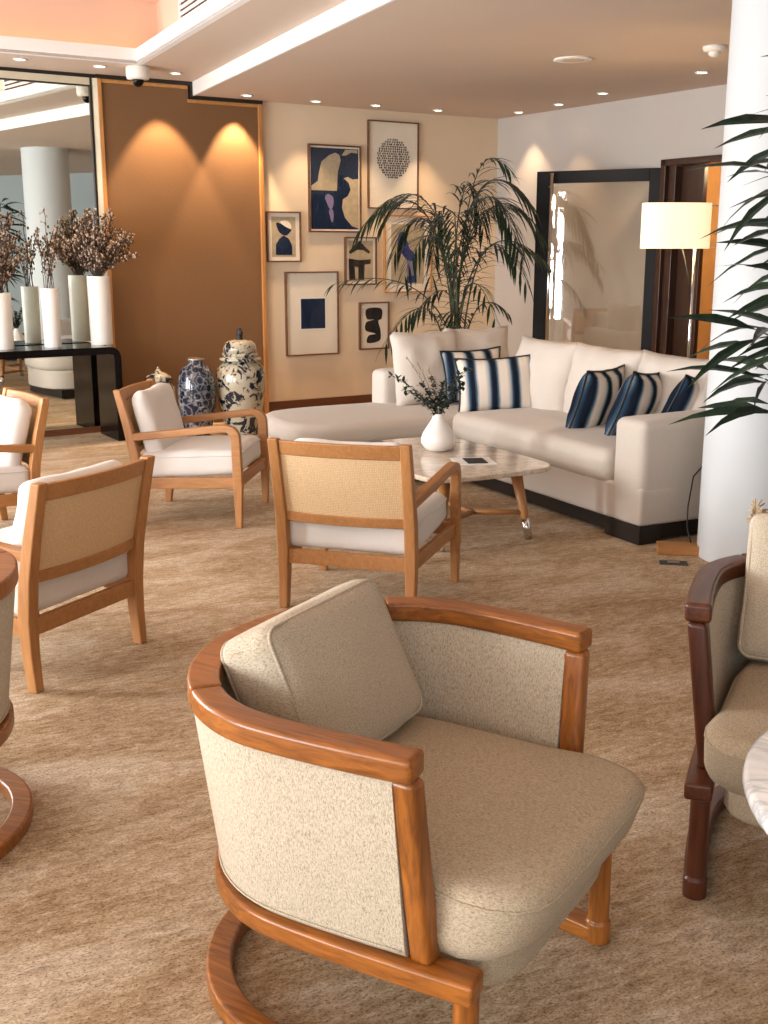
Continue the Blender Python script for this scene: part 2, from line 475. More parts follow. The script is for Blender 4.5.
# ceilings
A_, D_ = (-1.662, 10.292), (4.02, -3.0)
low = [(-1.80, 10.60), (1.4, 12.6), (7, 12.6), (7, -3.3), (4.15, -3.3), (.058, 6.416)]
lowc = MB().prism([(-1.662+.0, 10.26), (-1.85, 10.69), (1.3, 12.7), (7, 12.7), (7, -3.3), (4.375, -3.3)], ZL, 3.6)
struct(lowc.build('ceiling_lower', M['ceil']), 'lower warm white ceiling')
# white painted edge of the step
e0, e1 = Vector((-1.662, 10.292, 0)), Vector((4.375, -3.3, 0)); ed = (e1-e0).normalized(); en = Vector((-ed.y, ed.x, 0))
if en.x > 0: en = -en
e0 -= ed*.3
struct(MB().add([e0, e1, e1+en*.02, e0+en*.02]+[p+Vector((0, 0, ZU+.0-ZL+.01)) for p in (e0, e1, e1+en*.02, e0+en*.02)], [(0,3,2,1),(4,5,6,7),(0,1,5,4),(1,2,6,5),(2,3,7,6),(3,0,4,7)]).build('trim_1', M['trimw'], loc=(0, 0, ZL-.002)), 'white edge of the ceiling step')
# upper ceiling ring with recess
out = [(-1.70, 10.40), (-5.4, 8.1), (-5.4, -3.3), (4.375, -3.3)]
hol = [(-1.905, 9.225), (-4.4, 7.69), (-4.4, 1.0), (2.03, 1.0)]
def setback(poly, d):
    n = len(poly); res = []
    c = Vector((sum(p[0] for p in poly)/n, sum(p[1] for p in poly)/n))
    for i in range(n):
        p0, p1, p2 = Vector(poly[i-1]), Vector(poly[i]), Vector(poly[(i+1) % n])
        d1 = (p1-p0).normalized(); d2 = (p2-p1).normalized()
        n1 = Vector((d1.y, -d1.x)); n2 = Vector((d2.y, -d2.x))
        if n1.dot(p1-c) < 0: n1 = -n1
        if n2.dot(p1-c) < 0: n2 = -n2
        b = (n1+n2); b = b/(1+n1.dot(n2)); q = p1+b*d; res.append((q.x, q.y))
    return res
hol2 = setback(hol, .24); hol3 = setback(hol, .05)
def ringq(mb, a, b, z0, z1):
    for i in range(4):
        j = (i+1) % 4
        mb.hexa([(*a[i], z0), (*a[j], z0), (*b[j], z0), (*b[i], z0)], [(*a[i], z1), (*a[j], z1), (*b[j], z1), (*b[i], z1)])
mb = MB(); ringq(mb, out, hol, ZU, ZU+.02); struct(mb.build('ceiling_upper', M['ceil']), 'upper warm white ceiling around the recess')
mb = MB(); ringq(mb, hol3, hol, ZU-.001, ZU+.11); struct(mb.build('trim_2', M['trimw']), 'white lip of the lit ceiling recess')
mb = MB(); ringq(mb, setback(hol, .30), hol2, ZU+.02, ZC); mb.prism(setback(hol, .30), ZC, ZC+.1)
struct(mb.build('ceiling_recess', M['ceil']), 'recessed ceiling lit by hidden peach cove light')
mb = MB(); ringq(mb, setback(hol, .12), setback(hol, .09), ZU+.03, ZU+.045)
tag(mb.build('led_strip', M['cove']), 'hidden peach led strip behind the lip of the ceiling recess', 'light')

# ceiling grille on the recess side wall
g0 = Vector((*hol2[0], 0)); g1 = Vector((*hol2[3], 0)); gd = (g1-g0).normalized(); gn = Vector((gd.y, -gd.x, 0))
if gn.x > 0: gn = -gn
ga = math.atan2(gd.y, gd.x)
gr = thing('ceiling_grille', 'white slotted air grille in the side of the ceiling recess', 'vent', g0+gd*.72+Vector((0, 0, 3.12)), ga)
sg = -1 if (Matrix.Rotation(ga, 3, 'Z') @ Vector((0, 1, 0))).dot(gn) < 0 else 1
MB().box(0, 1.6, min(0, sg*.006), max(0, sg*.006), 0, .2).build('backing', M['slot'], gr)
fr = MB(); fr.box(-.02, 1.62, min(0, sg*.02), max(0, sg*.02), -.02, 0); fr.box(-.02, 1.62, min(0, sg*.02), max(0, sg*.02), .2, .22); fr.box(-.02, 0, min(0, sg*.02), max(0, sg*.02), 0, .2); fr.box(1.6, 1.62, min(0, sg*.02), max(0, sg*.02), 0, .2)
fr.build('frame', M['trimw'], gr)
for k in range(4): MB().box(0, 1.6, min(0, sg*.018), max(0, sg*.018), .03+k*.042, .05+k*.042).build('slat', M['trimw'], gr)

# skirting
struct(MB().box(0, 2.68, -.018, 0, 0, .15).build('baseboard_back', M['skirt'], mat=WM))
struct(MB().box(-5.0, -1.45, -.02, 0, 0, .055).build('baseboard_left', M['skirt'], mat=WM))
struct(MB().box(0, 2.34, -.018, 0, 0, .12).build('baseboard_right', M['skirt'], mat=RM))

# brown panel bay between mirror and pictures
MP = -1.435
p = MB(); p.prism([(MP, 0), (-.02, 0), (-.02, ZL-.045), (-.68, ZL-.045), (-.68, ZU-.045), (MP, ZU-.045)], 0, .03)
pm = WM @ Matrix.Rotation(R(90), 4, 'X')
pan = struct(p.build('trim_3', M['panel'], mat=pm), 'large brown cloth covered wall panel')
t = MB()
t.box(MP-.035, MP, -.05, 0, 0, ZU-.03); t.box(-.02, .018, -.05, 0, 0, ZL-.03)
t.box(MP, -.68, -.042, 0, ZU-.06, ZU-.03); t.box(-.68, -.02, -.042, 0, ZL-.06, ZL-.03)
struct(t.build('trim_4', M['gold'], mat=WM, bevel=.004), 'honey wood edging around the brown panel')
t = MB(); t.box(MP-.05, -.625, -.055, 0, ZU-.03, ZU); t.box(-.66, -.625, -.055, 0, ZL-.03, ZU-.03); t.box(-.625, .02, -.055, 0, ZL-.03, ZL)
t.box(-5, MP-.05, -.03, 0, ZU-.03, ZU)
struct(t.build('trim_5', M['espresso'], mat=WM), 'dark line under the ceiling')

# wall mirror
mr = thing('wall_mirror', 'huge wall mirror in a pale cream frame behind the black console', 'mirror', WP+WD*(-1.50)+Vector((0, 0, .055)), WA+R(1.5))
MB().box(-3.3, -.03, -.012, 0, 0, 2.80).build('glass', M['mirror'], mr)
f = MB(); f.box(-.03, -.012, -.03, 0, 0, 2.865); f.box(-3.3, -.03, -.03, 0, 2.80, 2.81)
f.build('inner_edge', M['espresso'], mr)
f = MB(); f.hexa([(-.012, -.022, 0), (.03, -.045, 0), (.03, 0, 0), (-.012, 0, 0)], [(-.012, -.022, 2.865), (.03, -.045, 2.865), (.03, 0, 2.865), (-.012, 0, 2.865)])
f.box(-3.3, -.03, -.03, 0, 2.81, 2.865)
f.build('frame', M['cream_frame'], mr)

# pillars
def pillar(name, x, y, r, label):
    mb = MB(); mb.lathe([(r, 0), (r, 3.2)], 72)
    o = mb.build(name, M['pillar'], loc=(x, y, 0), smooth=True); o.modifiers.new('es', 'EDGE_SPLIT').split_angle = R(60)
    return struct(o, label)
pillar('column_1', 1.935, 5.64, .30, 'thick round white pillar beside the sofa')

# doorway on the right wall
t = MB()
t.box(2.30, 2.36, -.05, .2, 0, 2.30); t.box(2.40, 2.46, -.03, .2, 0, 2.25); t.box(2.36, 2.40, -.01, .2, 0, 2.25)
t.box(2.30, 3.5, -.05, .2, 2.245, 2.30); t.box(3.44, 3.5, -.05, .2, 0, 2.30)
struct(t.build('door_2', M['doorwood'], mat=RM, bevel=.006), 'dark brown wooden doorway surround behind the floor lamp')
dl = struct(MB().box(2.46, 2.70, .05, .10, 0, 2.24).build('door_3', M['doorwood'], mat=RM, bevel=.004), 'narrow dark fixed door leaf')
# corridor beyond
c = MB(); c.box(2.0, 4.5, 1.3, 1.4, 0, 2.8); c.box(1.95, 2.05, .2, 1.3, 0, 2.8); c.box(4.4, 4.5, .2, 1.3, 0, 2.8); c.box(2, 4.5, .2, 1.4, 2.6, 2.7)
struct(c.build('wall_corridor', M['orangewall'], mat=RM), 'amber lit corridor wall seen through the doorway')
c = MB(); c.box(3.05, 3.12, 1.22, 1.3, 0, 2.1); c.box(3.05, 3.9, 1.22, 1.3, 2.1, 2.17); c.box(3.12, 3.9, 1.26, 1.3, 0, 2.1)
struct(c.build('door_4', M['doorwood'], mat=RM), 'dark door at the far side of the corridor')

# open glass door leaf
hp, fp = Vector((2.39, 10.03, 0)), Vector((1.387, 10.55, 0)); lw = (fp-hp).length; la = math.atan2(hp.y-fp.y, hp.x-fp.x)
gl = bpy.data.objects.new('door_1', None); COL.objects.link(gl); gl.location = fp; gl.rotation_euler = (0, 0, la); gl['kind'] = 'structure'
gl['label'] = 'glass door leaf in a black frame standing open'
f = MB(); f.box(0, .125, -.025, .025, .02, 2.235); f.box(lw-.11, lw, -.025, .025, .02, 2.235); f.box(.125, lw-.11, -.025, .025, 2.13, 2.235); f.box(.125, lw-.11, -.025, .025, .02, .2)
f.build('door_frame', M['matblack'], gl, bevel=.003)
MB().box(.125, lw-.11, -.005, .005, .2, 2.13).build('pane', M['leafglass'], gl)
h = MB(); h.tube([(.16, -.075, .25), (.16, -.075, 2.215)], .016, 12); h.tube([(.16, -.075, .4), (.10, -.02, .4)], .009, 8); h.tube([(.16, -.075, 2.1), (.10, -.02, 2.1)], .009, 8)
h.build('handle', M['chrome'], gl, smooth=True)

# ------------------------------------------------------------------ downlights, detectors, camera
def downlight(x, y, z, label, first=[None]):
    if first[0] is None:
        t = thing('downlight', label, 'downlight', (x, y, z), 0, 'recessed ceiling downlights')
        mb = MB(); n = 24
        mb.rings([[Vector((r*math.cos(2*PI*k/n), r*math.sin(2*PI*k/n), zz)) for k in range(n)] for r, zz in ((.036, -.001), (.052, -.001), (.05, -.008), (.038, -.008))], closed=True)
        mb.build('bezel', M['trimw'], t, smooth=True)
        MB().lathe([(.036, -.003), (.036, -.0005)], 20).build('lens', M['spotglass'], t)
        first[0] = t; return t
    return dup(first[0], (x, y, z), 0, label, 'recessed ceiling downlights')
DL = [(-2.74, 9.013, ZU, 'downlight above the mirror, leftmost in the picture', 0), (-2.219, 9.343, ZU, 'downlight above the right edge of the mirror', 1), (-1.69, 9.69, ZU, 'downlight just right of the white security camera', 1),
      (-1.171, 10.164, ZL, 'downlight at the top right corner of the brown panel', 1), (-.605, 10.561, ZL, 'downlight above the small seated-figure print', 1),
      (-.073, 10.844, ZL, 'downlight above the gap between blue collage and dotted print', 1), (.511, 11.22, ZL, 'downlight right of the dotted print', 1), (1.296, 11.379, ZL, 'downlight nearest the room corner on the right wall', 1),
      (1.588, 10.772, ZL, 'downlight above the free edge of the glass door', 1), (1.848, 10.038, ZL, 'downlight above the middle of the glass door', 1), (2.366, 8.889, ZL, 'downlight beside the smoke detector near the pillar', 1)]
for i, (x, y, z, lab, on) in enumerate(DL):
    downlight(x, y, z, lab)
    L = bpy.data.lights.new('spot', 'SPOT'); L.energy = 42 if i not in (2, 3) else 120; L.color = (1, .70, .42); L.spot_size = R(74); L.spot_blend = .65; L.shadow_soft_size = .03
    if i >= 8: L.energy = 26
    o = bpy.data.objects.new('spot_%d' % i, L); COL.objects.link(o)
    if i in (2, 3):   # wall washers close to the panel
        o.location = Vector((x, y, z-.02)) + (-WN)*(.12 if i == 2 else .10); L.spot_size = R(64); L.spot_blend = .35
        o.rotation_euler = (Matrix.Rotation(WA, 4, 'Z') @ Matrix.Rotation(R(12), 4, 'X')).to_euler()
    else:
        o.location = (x, y, z-.02)
t = thing('security_camera', 'white dome security camera under the ceiling by the brown panel', 'camera', (-1.93, 9.36, ZU))
MB().lathe([(.085, 0), (.092, -.01), (.092, -.07), (.085, -.095), (.05, -.10)], 32).build('housing', M['shell'], t, smooth=True)
MB().lathe([(.046, -.098), (.046, -.11), (.036, -.135), (.018, -.15), (.002, -.153)], 24).build('dome', M['black'], t, smooth=True)
t = thing('smoke_detector', 'small white smoke detector on the ceiling near the pillar', 'smoke detector', (2.15, 7.80, ZL))
MB().lathe([(.075, 0), (.078, -.012), (.07, -.03), (.045, -.035)], 28).build('base', M['shell'], t, smooth=True)
MB().lathe([(.04, -.035), (.036, -.055), (.02, -.065), (.002, -.067)], 20).build('sensor', M['shell'], t, smooth=True)
t = thing('ceiling_speaker', 'flat round ceiling speaker above the sofa', 'speaker', (1.311, 8.305, ZL))
MB().lathe([(.13, 0), (.135, -.006), (.12, -.01)], 40).build('rim', M['trimw'], t, smooth=True)
MB().lathe([(.118, -.004), (.118, -.009), (.002, -.012)], 40).build('grille', M['ceil'], t)

# ------------------------------------------------------------------ pictures
def blob(pts, n=6):
    """smooth closed outline (Catmull-Rom)"""
    out = []; k = len(pts)
    for i in range(k):
        p0, p1, p2, p3 = (Vector(pts[(i+q) % k]) for q in (-1, 0, 1, 2))
        for s in range(n):
            t = s/n
            out.append(.5*((2*p1)+(-p0+p2)*t+(2*p0-5*p1+4*p2-p3)*t*t+(-p0+3*p1-3*p2+p3)*t*t*t))
    return [(p.x, p.y) for p in out]
def picture(s0, s1, z0, z1, label, fw, shapes, mats, frame='dkframe', inset=0.0, insetmat=None):
    W, Hh = s1-s0, z1-z0
    t = thing('framed_print', label, 'picture', WP+WD*s0+Vector((0, 0, z0)), WA, 'framed abstract prints on the cream wall')
    f = MB(); f.box(0, fw, -.03, 0, 0, Hh); f.box(W-fw, W, -.03, 0, 0, Hh); f.box(fw, W-fw, -.03, 0, 0, fw); f.box(fw, W-fw, -.03, 0, Hh-fw, Hh)
    f.build('frame', M[frame], t, bevel=.002)
    Rx = Matrix.Rotation(R(90), 4, 'X')
    mb = MB(); mb.box(fw, W-fw, -.012, -.004, fw, Hh-fw, 0)
    ms = [M[m] for m in mats]
    lay = 0
    for mi, poly, sm in shapes:
        pl = blob(poly) if sm else poly
        lay += 1
        d = .0125+.0004*min(lay, 12)
        mb.prism([(fw+(W-2*fw)*x, fw+(Hh-2*fw)*(1-y)) for x, y in pl], d-.0035, d, mi, Rx)
    mb.build('print', ms, t)
    MB().box(fw, W-fw, -.022, -.020, fw, Hh-fw).build('glazing', M['artglass'], t)
    return t
# blue collage
picture(.488, 1.050, 1.712, 2.502, 'navy and sand abstract collage, left of the dotted print', .014, [
    (1, [(.02, .02), (.98, .02), (.98, .98), (.02, .98)], 0),
    (2, [(.03, .52), (.03, .47), (.16, .41), (.19, .30), (.24, .18), (.40, .10), (.52, .07), (.60, .10), (.62, .16), (.56, .30), (.54, .52)], 0),
    (2, [(.64, .10), (.72, .03), (.96, .03), (.96, .07), (.84, .06), (.72, .10)], 0),
    (2, [(.98, .37), (.86, .38), (.76, .35), (.68, .37), (.78, .42), (.82, .50), (.76, .58), (.66, .62), (.64, .72), (.70, .84), (.84, .94), (.98, .97)], 0),
    (3, [(.33, .66), (.30, .60), (.36, .56), (.46, .60), (.46, .70), (.40, .74)], 1),
    (3, [(.38, .76), (.44, .74), (.47, .82), (.44, .90), (.40, .84)], 1),
], ['board', 'navy', 'sand', 'lilac', 'board'])
# dotted egg
random.seed(3); shp = []
for row in range(17):
    v = -1+2*(row+.5)/17; half = math.sqrt(max(0, 1-v*v)); nn = max(2, int(half*15))
    for k in range(nn):
        u = (-1+2*(k+.5)/nn)*half
        cx, cy = .50+u*.335+random.uniform(-.010, .010)+(.01 if row % 2 else -.01), .42+v*.235
        a = .0135; b = .0115; q = random.uniform(-.5, .5)
        shp.append((1, [(cx+a*math.cos(t)*random.uniform(.75, 1.15), cy+b*math.sin(t)*random.uniform(.75, 1.15)) for t in [2*PI*i/8 for i in range(8)]], 0))
picture(1.128, 1.703, 1.938, 2.747, 'tall white print with an egg of black dots', .012, shp, ['board', 'ink'])
# seated figure small
picture(.048, .399, 1.441, 1.895, 'small framed print of a rounded navy figure, leftmost of all', .013, [
    (1, [(.12, .08), (.88, .08), (.88, .92), (.12, .92)], 0),
    (2, [(.30, .20), (.72, .34), (.70, .40), (.58, .47), (.42, .44), (.31, .34)], 1),
    (3, [(.40, .18), (.60, .16), (.73, .24), (.72, .33), (.50, .26)], 1),
    (2, [(.24, .88), (.25, .66), (.36, .54), (.50, .47), (.66, .54), (.76, .68), (.76, .88)], 0),
], ['board', 'sand', 'navy', 'board'])
# navy square
picture(.225, .792, .570, 1.352, 'large pale print with one navy square, low on the left', .012, [
    (1, [(.26, .30), (.78, .30), (.78, .70), (.26, .70)], 0), (2, [(.28, .315), (.76, .315), (.76, .685), (.28, .685)], 0)], ['board', 'paper', 'navy'])
# black arch
picture(.868, 1.222, 1.220, 1.672, 'small print of black arch shapes, above the smallest bottom print', .013, [
    (1, [(.10, .05), (.92, .05), (.92, .95), (.10, .95)], 0),
    (2, [(.10, .30), (.30, .14), (.48, .05), (.62, .16), (.84, .30), (.78, .34), (.60, .26), (.40, .25), (.16, .34)], 0),
    (2, [(.10, .62), (.10, .44), (.45, .48), (.85, .46), (.84, .56), (.64, .58), (.62, .92), (.42, .92), (.42, .64), (.30, .62), (.32, .92), (.12, .92)], 0),
], ['board', 'sand', 'ink'])
# blue figure, behind palm
picture(1.306, 1.866, 1.137, 1.880, 'tall print of a cobalt standing figure half hidden behind the palm', .013, [
    (1, [(.14, .10), (.86, .10), (.86, .90), (.14, .90)], 0),
    (2, [(.30, .24), (.40, .20), (.50, .34), (.54, .42), (.66, .50), (.70, .62), (.58, .62), (.46, .56), (.34, .46), (.28, .36)], 1),
    (3, [(.48, .58), (.70, .60), (.70, .80), (.48, .80)], 0),
    (2, [(.48, .80), (.70, .78), (.70, .88), (.48, .89)], 0),
], ['board', 'sand', 'blue', 'lilac'], 'gold')
# black abstract, lowest
picture(1.025, 1.365, .595, 1.054, 'small print of stacked black curves, lowest beside the palm', .013, [
    (1, [(.24, .12), (.76, .12), (.78, .34), (.66, .40), (.74, .62), (.70, .84), (.26, .88), (.30, .72), (.56, .68), (.20, .60), (.22, .42), (.50, .36), (.24, .34)], 1),
], ['board', 'ink'])

# ------------------------------------------------------------------ oak armchair with cane back
def arch_arm(s):
    """flat arm that turns down into the front leg; s = side"""
    y0r, y0f = .292*s, .335*s
    hw = .022
    path = [(-.335, .505), (-.22, .518), (-.05, .538), (.12, .560), (.235, .572)]
    outer = []; 
    c = (.235, .512); r = .06
    for i in range(1, 8):
        a = R(90-90*i/7*.98); path.append((c[0]+r*math.cos(a), c[1]+r*math.sin(a)))
    path += [(.298, .40), (.302, .25)]
    rs = []
    for i, (x, z) in enumerate(path):
        p0 = path[max(i-1, 0)]; p1 = path[min(i+1, len(path)-1)]
        tx, tz = p1[0]-p0[0], p1[1]-p0[1]; l = math.hypot(tx, tz); tx /= l; tz /= l
        nx, nz = -tz, tx
        th = .021+(.006 if i > 6 else 0)
        f = (x+.335)/.637; yc = y0r+(y0f-y0r)*f
        wy = hw*(1.0)
        rs.append([Vector((x+nx*th*a, yc+wy*b, z+nz*th*a)) for a, b in ((-1, -1), (1, -1), (1, 1), (-1, 1))])
    return MB().rings(rs)
def front_leg(s):
    y = .335*s; 
    a = [(.275, y-.022), (.329, y-.022), (.329, y+.022), (.275, y+.022)]
    b = [(.283, y-.019), (.318, y-.019), (.318, y+.019), (.283, y+.019)]
    return MB().hexa([(*p, 0) for p in b], [(*p, .26) for p in a])
def rear_post(s):
    y = .292*s; rs = []
    for x, z, dx, dy in ((-.315, 0, .021, .020), (-.302, .14, .025, .023), (-.300, .27, .028, .025), (-.316, .42, .027, .025), (-.350, .58, .025, .024), (-.398, .775, .021, .023)):
        yy = y-.0*s
        rs.append([Vector((x-dx, yy-dy, z)), Vector((x+dx, yy-dy, z)), Vector((x+dx, yy+dy, z)), Vector((x-dx, yy+dy, z))])
    return MB().rings(rs)
def back_x(z):
    pts = [(0, -.315), (.27, -.300), (.42, -.316), (.58, -.350), (.775, -.398)]
    for (a, xa), (b, xb) in zip(pts, pts[1:]):
        if z <= b: return xa+(xb-xa)*(z-a)/(b-a)
    return -.398
def curved_rail(z0, z1, th, hw=.268, sag=.028, xo=0):
    rs = []
    for i in range(9):
        y = -hw+2*hw*i/8; dx = -sag*(1-(y/hw)**2)
        xa, xb = back_x(z0)+dx+xo, back_x(z1)+dx+xo
        rs.append([Vector((xa-th/2, y, z0)), Vector((xa+th/2, y, z0)), Vector((xb+th/2, y, z1)), Vector((xb-th/2, y, z1))])
    return MB().rings(rs)
def make_armchair(label, loc, rz):
    t = thing('armchair', label, 'armchair', loc, rz, 'oak armchairs with woven cane backs')
    for s in (1, -1):
        rear_post(s).build('rear_leg', M['oak_y'], t, bevel=.006)
        front_leg(s).build('front_leg', M['oak_y'], t, bevel=.005)
        arch_arm(s).build('armrest', M['oak'], t, bevel=.006)
        MB().hexa([(-.28, .292*s-.012, .205), (.29, .33*s-.012, .232), (.29, .33*s+.012, .232), (-.28, .292*s+.012, .205)],
                  [(-.28, .292*s-.012, .270), (.29, .33*s-.012, .292), (.29, .33*s+.012, .292), (-.28, .292*s+.012, .270)]).build('side_rail', M['oak'], t, bevel=.003)
    MB().box(.285, .312, -.315, .315, .232, .292).build('front_rail', M['oak'], t, bevel=.003)
    MB().box(-.314, -.290, -.27, .27, .205, .270).build('rear_rail', M['oak'], t, bevel=.003)
    curved_rail(.705, .768, .026).build('top_rail', M['oak'], t, bevel=.005)
    curved_rail(.400, .445, .024).build('lower_back_rail', M['oak'], t, bevel=.004)
    curved_rail(.44, .71, .008, .27).build('cane_back', M['cane'], t, smooth=False)
    c = softbox(.295, .30, .075, .045, .012, 12, .006, 1)
    o = c.build('seat_cushion', M['white_cloth'], t, smooth=True, mat=T(.0, 0, .355, 0, R(-2.5), 0))
    outline_tube(.295, .30, .045, .045, .004).build('piping', M['white_cloth'], o, smooth=True)
    c = softbox(.055, .265, .205, .05, .01, 12, .012, 2)
    o = c.build('back_cushion', M['white_cloth'], t, smooth=True, mat=T(-.250, 0, .553, 0, R(-15), 0))
    return t
ch = make_armchair('oak armchair with its cane back towards us, in front of the marble coffee table', (-.07, 5.00, 0), R(72.5))
dup(ch, (-1.40, 4.20, 0), R(153), 'oak armchair at the left with its cane back towards the front barrel chair')
dup(ch, (-1.085, 6.62, 0), R(-7), 'oak armchair facing right in front of the blue and white jars')
dup(ch, (-2.32, 6.03, 0), R(217), 'oak armchair with thick white cushions cut off by the left edge, before the black console')

# ------------------------------------------------------------------ barrel chairs
def U(t, off=0, rx=.41, ry=.43, xe=.32, ye=.395):
    """U plan: t 0..1 from the +y arm end round the back to the -y arm end"""
    ts = .24
    if t < ts:
        k = t/ts; x = xe*(1-k); y = ye+(ry-ye)*math.sin(k*PI/2); nx, ny = .02, 1
        y += 0; p = Vector((x, y)); n = Vector((.12*(1-k), 1)).normalized()
    elif t > 1-ts:
        k = (1-t)/ts; x = xe*(1-k); y = -(ye+(ry-ye)*math.sin(k*PI/2)); p = Vector((x, y)); n = Vector((.12*(1-k), -1)).normalized()
    else:
        a = PI/2+(t-ts)/(1-2*ts)*PI; p = Vector((rx*math.cos(a), ry*math.sin(a))); n = Vector((math.cos(a)/rx, math.sin(a)/ry)).normalized()
    return p+n*off
def usweep(prof, t0=0, t1=1, K=56, k_of_z=None, **kw):
    rs = []
    for i in range(K+1):
        t = t0+(t1-t0)*i/K; ring = []
        for off, z in prof:
            p = U(t, off, **kw); 
            if k_of_z:
                k = k_of_z(z); p = Vector((p.x*(k if p.x < 0 else 1), p.y*k))
            ring.append(Vector((p.x, p.y, z)))
        rs.append(ring)
    return MB().rings(rs)
shr = lambda z: .858+.142*min(1, max(0, (z-.28)/.42))
def kp(p, k): return (p.x*(k if p.x < 0 else 1), p.y*k)
def make_barrel(label, loc, rz, wm='teak'):
    wz = wm+'_z'
    t = thing('barrel_armchair', label, 'armchair', loc, rz, 'barrel armchairs with bentwood rims')
    rim = [(-.064, .674), (0, .674), (0, .722), (-.064, .722)]
    kw = dict(rx=.375, xe=.315, ye=.405)
    usweep(rim, .3415, .6585, 40, **kw).build('back_rim', M[wm], t, bevel=.007, seg=3)
    usweep(rim, 0, .3405, 30, **kw).build('arm_rim', M[wm], t, bevel=.010, seg=3)
    usweep(rim, .6595, 1, 30, **kw).build('arm_rim', M[wm], t, bevel=.010, seg=3)
    sh = usweep([(-.046, .306), (-.012, .306), (-.003, .316), (-.002, .33), (-.004, .664), (-.010, .673), (-.050, .673), (-.056, .64), (-.054, .33)], .030, .970, 60, shr, **kw)
    s_ = sh.build('upholstered_shell', M['tweed'], t, bevel=0, smooth=True)
    e_ = s_.modifiers.new('es', 'EDGE_SPLIT'); e_.split_angle = R(60)
    pts = [Vector((*kp(U(.035+.93*i/60, .0, **kw), shr(.322)), .322)) for i in range(61)]
    MB().tube(pts, .0022, 6).build('piping', M['tweed'], s_, smooth=True)
    usweep([(-.062, .262), (.014, .262), (.014, .305), (-.062, .305)], 0, 1, 56, lambda z: .868, rx=.375, xe=.415, ye=.405).build('lower_rail', M[wm], t, bevel=.008, seg=3)
    usweep([(-.056, .0), (.008, .0), (.008, .042), (-.056, .042)], 0, 1, 56, lambda z: .90, rx=.415, xe=.385, ye=.388).build('floor_runner', M[wm], t, bevel=.008, seg=3)
    for s in (1, -1):
        rs = []
        for x, y, z, w_ in ((.302, .326*s, .30, .023), (.288, .376*s, .676, .027)):
            rs.append([Vector((x-w_, y-.024, z)), Vector((x+w_, y-.024, z)), Vector((x+w_, y+.024, z)), Vector((x-w_, y+.024, z))])
        MB().rings(rs).build('arm_post', M[wz], t, bevel=.014, seg=3)
        lg = MB(); lg.lathe([(.029, 0), (.029, .05), (.024, .054), (.024, .265)], 20, (.386, .327*s))
        o = lg.build('leg', M[wz], t, bevel=.004)
    # seat: superellipse plan, square front, rounded rear
    def plan(cx, hf, hb, hy, ef, eb):
        def f(a, off):
            c, s = math.cos(a), math.sin(a)
            hx = (hf if c > 0 else hb)+off; e = ef if c > 0 else eb; h = hy+off
            k = (abs(c/hx)**e+abs(s/h)**e)**(-1/e)
            # flare of the front half
            x = cx+c*k
            return (x, s*k*(1+.07*max(0, min(1, (x-.26)/.12))))
        return f
    fn = plan(.06, .455, .365, .312, 7, 2.4)
    fb = plan(.06, .375, .335, .270, 7, 2.4)
    def block(fn, z0, z1, rb, rt, crown, slope, name, mat, n=72, under=0):
        rs = []
        def ring(off, z):
            out = []
            for k in range(n):
                p = fn(2*PI*k/n, off); zz = z+slope*(p[0]-.06)
                q = max(0, min(1, (z1-z)/(z1-z0)))
                px = p[0]-under*q*q*max(0, (p[0]-.1)/.4)
                out.append(Vector((px, p[1], zz)))
            return out
        for i in range(7): a = R(-90+90*i/6); rs.append(ring(-rb+rb*math.cos(a), z0+rb+rb*math.sin(a)))
        for i in range(7): a = R(90*i/6); rs.append(ring(-rt+rt*math.cos(a), z1-rt+rt*math.sin(a)))
        base = rs[-1]; c = sum(base, Vector())/n
        for q in (.12, .25, .4, .55, .7, .85, .999): rs.append([p.lerp(c, q)+Vector((0, 0, crown*(1-(1-q)**2.2))) for p in base])
        mb = MB().rings(rs)
        mb.v = [tuple(Vector(v)+noise.noise_vector(Vector(v)*6)*.003) for v in mb.v]
        return mb.build(name, mat, t, smooth=True), rs[8]
    block(fb, .225, .34, .03, .02, 0, 0, 'seat_base', M['tweed_seat'])
    o, sr = block(fn, .285, .468, .078, .040, .016, -.006, 'seat_cushion', M['tweed_seat'], under=.075)
    seam = [p+Vector((0, 0, .0)) for k, p in enumerate(sr) if p.x > -.02]
    h = [p for p in seam]; h.sort(key=lambda p: math.atan2(p.y, p.x))
    MB().tube([p+noise.noise_vector(p*6)*.003 for p in h], .0034, 6).build('piping', M['tweed_seat'], o, smooth=True)
    return t
EL, EA = (-.008, 2.233, 0), R(-32.0)
DLc, DA = (1.225, 2.70, 0), R(-115)
GL, GA = (-1.355, 2.78, 0), R(165)
bc = make_barrel('large teak-rimmed barrel armchair in beige tweed, nearest to us', EL, EA)
dark = make_barrel('dark mahogany barrel armchair cut off by the right edge, behind the round marble table', DLc, DA, 'mahog')
dup(bc, GL, GA, 'barrel armchair cut off by the left edge, only its curved back and floor runner showing')

